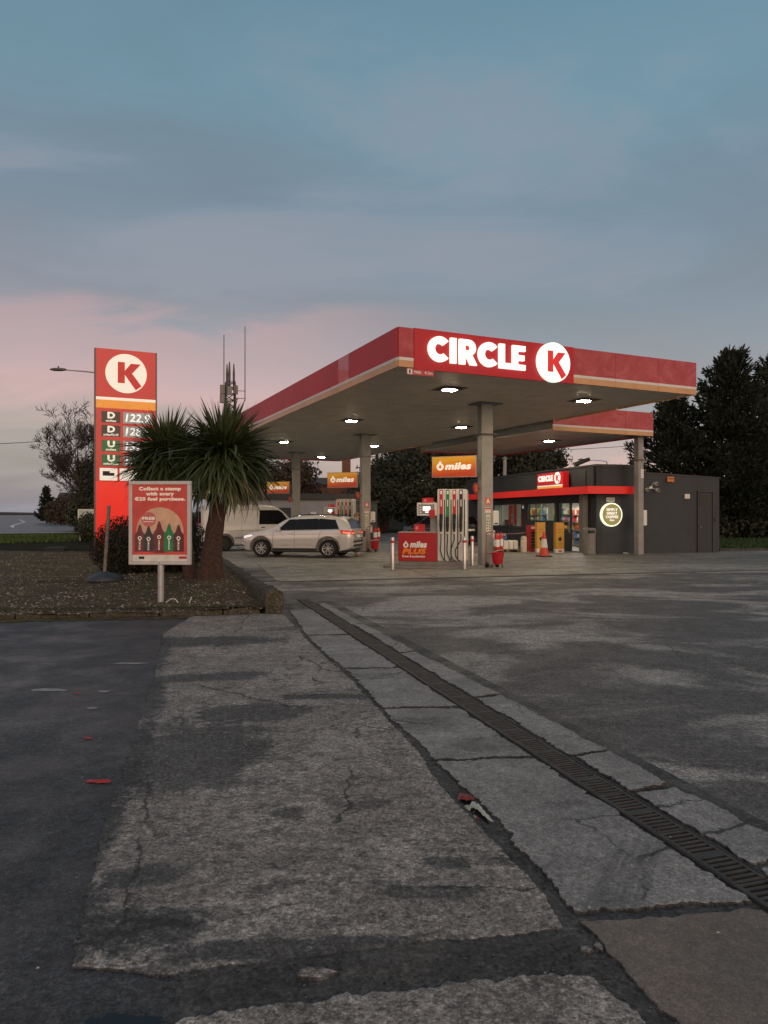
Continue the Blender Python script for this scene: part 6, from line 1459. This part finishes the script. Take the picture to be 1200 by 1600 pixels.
ch = MB().box(4.8, 5.6, 2.9, 3.7, 4.7, 6.9).build('chimney', m_brick, hs); box('chimney_cap', m_plinth, ch, 4.72, 5.68, 2.82, 3.78, 6.902, 7.05)
for x in (4.98, 5.42): MB().lathe([(.14, 7.051), (.11, 7.4)], 10, (x, 3.3, 0)).build('chimney_pot', m_brick, ch)
for x in (1.2, 6.8): w_ = box('window', m_trim, hs, x, x+1.2, -.03, -.003, 1.2, 2.5); box('pane', m_glass_dark, w_, x+.08, x+1.12, -.036, -.0305, 1.28, 2.42)
fh = thing('distant_house', 'distant house with two lit windows by the road', 'house', (-53.5, 116, 0), R(10))
box('wall', mat('house_render', (.22, .16, .12), .8), fh, 0, 9, 0, 6, 0, 3.0); MB().prism([(-.3, 3.002), (6.3, 3.002), (3, 5.2)], -.3, 9.3, 'x').build('roof', m_tile, fh)
wl = mat('lit_window', (.8, .75, .6), .4, emit=1.0, ecol=(1, .92, .75))
for x, w in ((1.4, .5), (4.6, .9)): f_ = box('window', m_pwhite, fh, x-.08, x+w+.08, -.04, -.003, .9, 2.6); box('pane', wl, f_, x, x+w, -.047, -.0405, .98, 2.52)
box('garage_door', mat('garage_grey', (.25, .24, .24), .6), fh, 2.5, 4.0, -.03, -.003, .02, 2.3)

# ------------------------------------------------------------------ street lamps, mast, cables
def street_lamp(loc, H, arm, label, rz):
    t = thing('street_lamp', label, 'street lamp', loc, rz)
    MB().tube([(0, 0, 0), (0, 0, H*.5), (0, 0, H-.1), (-.12, 0, H)], [.10, .08, .06, .05], 10).build('pole', m_gal, t, smooth=True)
    MB().tube([(-.10, 0, H-.02), (-arm*.5, 0, H+.09), (-arm, 0, H+.16)], [.04, .035, .03], 8).build('arm', m_gal, t, smooth=True)
    hd = MB().lathe([(.02, 0), (.09, -.06), (.14, -.3), (.13, -.6), (.06, -.78), (.0, -.8)], 12, (-arm+.1, 0, H+.18), 'x'); hd.v = [(x, y, H+.18+(z-H-.18)*.6) for x, y, z in hd.v]; h_ = hd.build('lantern', m_dsteel, t, smooth=True)
    MB().lathe([(.03, .0), (.04, .06), (.02, .1)], 8, (-arm-.3, 0, H+.25)).build('photocell', m_dsteel, h_)
street_lamp((-13.3, 34.2, 0), 8.36, 2.05, 'grey street lamp with its arm reaching past the pylon', R(2))
street_lamp((22.6, 72, 0), 6.95, 2.2, 'thin distant street lamp above the shop roof', R(-6))
ms = thing('telecom_mast', 'lattice telecom mast with whip antennas behind the palms', 'mast', (-18.4, 85, 0), R(20))
Hm = 17.4; lg = [(-.5, -.5), (.5, -.5), (.5, .5), (-.5, .5)]
for x, y in lg: MB().tube([(x*1.7, y*1.7, 0), (x, y, Hm)], [.10, .08], 6).build('leg', m_mast, ms)
bc = MB()
def lp(i, z): k = 1.7-.7*z/Hm; return (lg[i % 4][0]*k, lg[i % 4][1]*k, z)
for q in range(24):
    z = q*Hm/24; z1_ = z+Hm/24
    for i in range(4): bc.tube([lp(i, z), lp(i+1, z1_)], .05, 4, cap=False); bc.tube([lp(i, z1_), lp(i+1, z1_)], .045, 4, cap=False)
o = bc.build('bracing', m_mast, ms, fix=False); o['kind'] = 'stuff'
for x, y, z, s_ in ((-.95, -.2, 15.9, .5), (-.95, -.2, 14.8, .55), (.6, -.4, 15.9, .45), (-.2, -.7, 15.7, .5)): MB().box(x-s_*.55, x+s_*.55, y-.16, y+.16, z, z+1.05).build('panel_antenna', mat('antenna_grey', (.17, .165, .16), .5), ms, bevel=.03)
MB().lathe([(.05, .2), (.45, .1), (.62, -.08), (.6, -.1), (.3, .04), (.0, .06)], 20, (-1.0, -.5, 12.7), 'y').build('dish', mat('antenna_grey', (.17, .165, .16), .5), ms, smooth=True)
for x, z0_, z1_ in ((-.75, 15.6, 23.0), (1.75, 15.2, 24.2)): MB().tube([(x, 0, z0_), (x, 0, z1_)], [.06, .045], 6).build('whip_antenna', m_mast, ms)
for x, z1_ in ((-.38, 19.5), (-.1, 19.8), (.42, 19.6)): MB().tube([(x, 0, Hm-1), (x, 0, z1_-1.2), (x, 0, z1_)], [.12, .14, .06], 6).build('short_antenna', m_mast, ms)
MB().tube([(.3, 0, 16.4), (1.75, 0, 16.4)], .04, 5).build('outrigger', m_mast, ms); MB().tube([(.3, 0, 15.5), (1.75, 0, 15.5)], .04, 5).build('outrigger', m_mast, ms); MB().tube([(-.95, -.1, 14.8), (.9, -.1, 15.4)], .06, 5).build('outrigger', m_mast, ms)
def cable(label, a, b, sag, r=.018):
    a, b = Vector(a), Vector(b); pts = [a.lerp(b, i/20)-Vector((0, 0, sag*4*(i/20)*(1-i/20))) for i in range(21)]
    o = MB().tube(pts, r, 5).build('overhead_cable', m_pblack, smooth=True); tag(o, label, 'cable')
cable('dark overhead cable crossing the sky towards the pylon', (-34, 48, 6.0), (-10, 52, 8.2), .25, .022)
cable('thin overhead cable above the shop roof', (4, 60, 6.6), (34, 62, 8.6), .3, .022)

# ------------------------------------------------------------------ small things on the ground
def blob_poly(cx, cy, rx, ry, seed, n=40, rot=0):
    out = []
    for i in range(n):
        a = 2*math.pi*i/n; k = 1+.45*mnoise.noise((math.cos(a)*1.7+seed, math.sin(a)*1.7, seed))+.2*mnoise.noise((math.cos(a)*5+seed, math.sin(a)*5, seed)); x, y = rx*k*math.cos(a), ry*k*math.sin(a)
        out.append((cx+x*math.cos(rot)-y*math.sin(rot), cy+x*math.sin(rot)+y*math.cos(rot)))
    return out
sheet('puddle', blob_poly(-.82, 2.21, .12, .06, 3), .0089, m_water)
sheet('seam_puddle', blob_poly(.485, 3.84, .035, .17, 8, 40, .27), .0052, m_water)
def crumpled(name, label, cat, cx, cy, pts, m, z=.012, h=.015, seed=1):
    t = thing(name, label, cat, (cx, cy, z)); q = rag(pts, .012, .012, seed); n = len(q); mb = MB()
    vs = [(x, y, .002+h*(.5+.5*mnoise.noise((x*40, y*40, seed)))) for x, y in q]; vs2 = [(x*.55, y*.55, .003+h*(.6+.6*mnoise.noise((x*30, y*30, seed+2)))) for x, y in q]; vs3 = [(x, y, z_-.0015) for x, y, z_ in vs]
    mb.add(vs+vs2+[(0, 0, h*.8)]+vs3, [(i, (i+1) % n, n+(i+1) % n, n+i) for i in range(n)]+[(n+i, n+(i+1) % n, 2*n) for i in range(n)]+[((i+1) % n, i, 2*n+1+i, 2*n+1+(i+1) % n) for i in range(n)]); mb.build('sheet', m, t, fix=False); return t
crumpled('red_litter', 'flattened red wrapper on the dark tarmac', 'litter', -1.70, 4.235, [(-.075, -.02), (.07, -.025), (.08, .0), (.05, .022), (-.07, .02)], m_litred, .003, .012, 2)
crumpled('red_wrapper', 'dark red wrapper lying in the broken concrete seam', 'litter', .455, 3.97, [(-.045, -.03), (.05, -.045), (.035, .03), (-.03, .055)], mat('wrapper_red', (.20, .022, .018), .4), .010, .02, 4)
crumpled('white_wrapper', 'torn pale wrapper strip trailing along the broken seam', 'litter', .50, 3.80, [(-.02, .10), (-.035, .045), (.0, .0), (.022, -.07), (.055, -.15), (.062, -.15), (.04, -.05), (.03, .02), (.02, .06), (.0, .10)], mat('wrapper_white', (.52, .54, .44), .5), .010, .02, 6)
for i, (x, y, rx, ry, lab) in enumerate([(-2.68, 7.6, .16, .07, 'pale splash on the dark tarmac nearest the concrete edge'), (-3.05, 6.45, .16, .10, 'larger pale scuffed splash on the dark tarmac'), (-2.52, 6.4, .05, .07, 'small white spot on the dark tarmac'), (-2.4, 5.85, .05, .05, 'tiny white spot below the others on dark tarmac')]):
    t = thing('paint_splash', lab, 'splash', (x, y, .0035)); MB().prism(blob_poly(0, 0, rx, ry*.5, 30+i*3, 44), 0, .001).build('spot', mat('splash_white', (.30, .29, .27), .7, var=.5, scale=20), t)
for i, (x, y, lab) in enumerate([(-2.72, 6.32, 'small red scrap beside the pale splash'), (-2.1, 5.05, 'tiny red scrap near the concrete edge')]):
    crumpled('red_scrap', lab, 'litter', x, y, [(-.03, -.015), (.03, -.01), (.02, .015), (-.02, .02)], m_litred, .003, .01, 8+i)
t = thing('fallen_twigs', 'dark twigs lying on the gravel of the bed', 'twigs', (-6.6, 14.4, bed_z(-6.6, 14.4)))
for k in range(9):
    a = random.random()*6.28; L = random.uniform(.15, .5); x, y = random.gauss(0, .35), random.gauss(0, .12); MB().tube([(x, y, .02), (x+L*.5*math.cos(a), y+L*.5*math.sin(a)*.5, .06), (x+L*math.cos(a), y+L*math.sin(a)*.5, .02)], .012, 5).build('twig', m_bark, t)
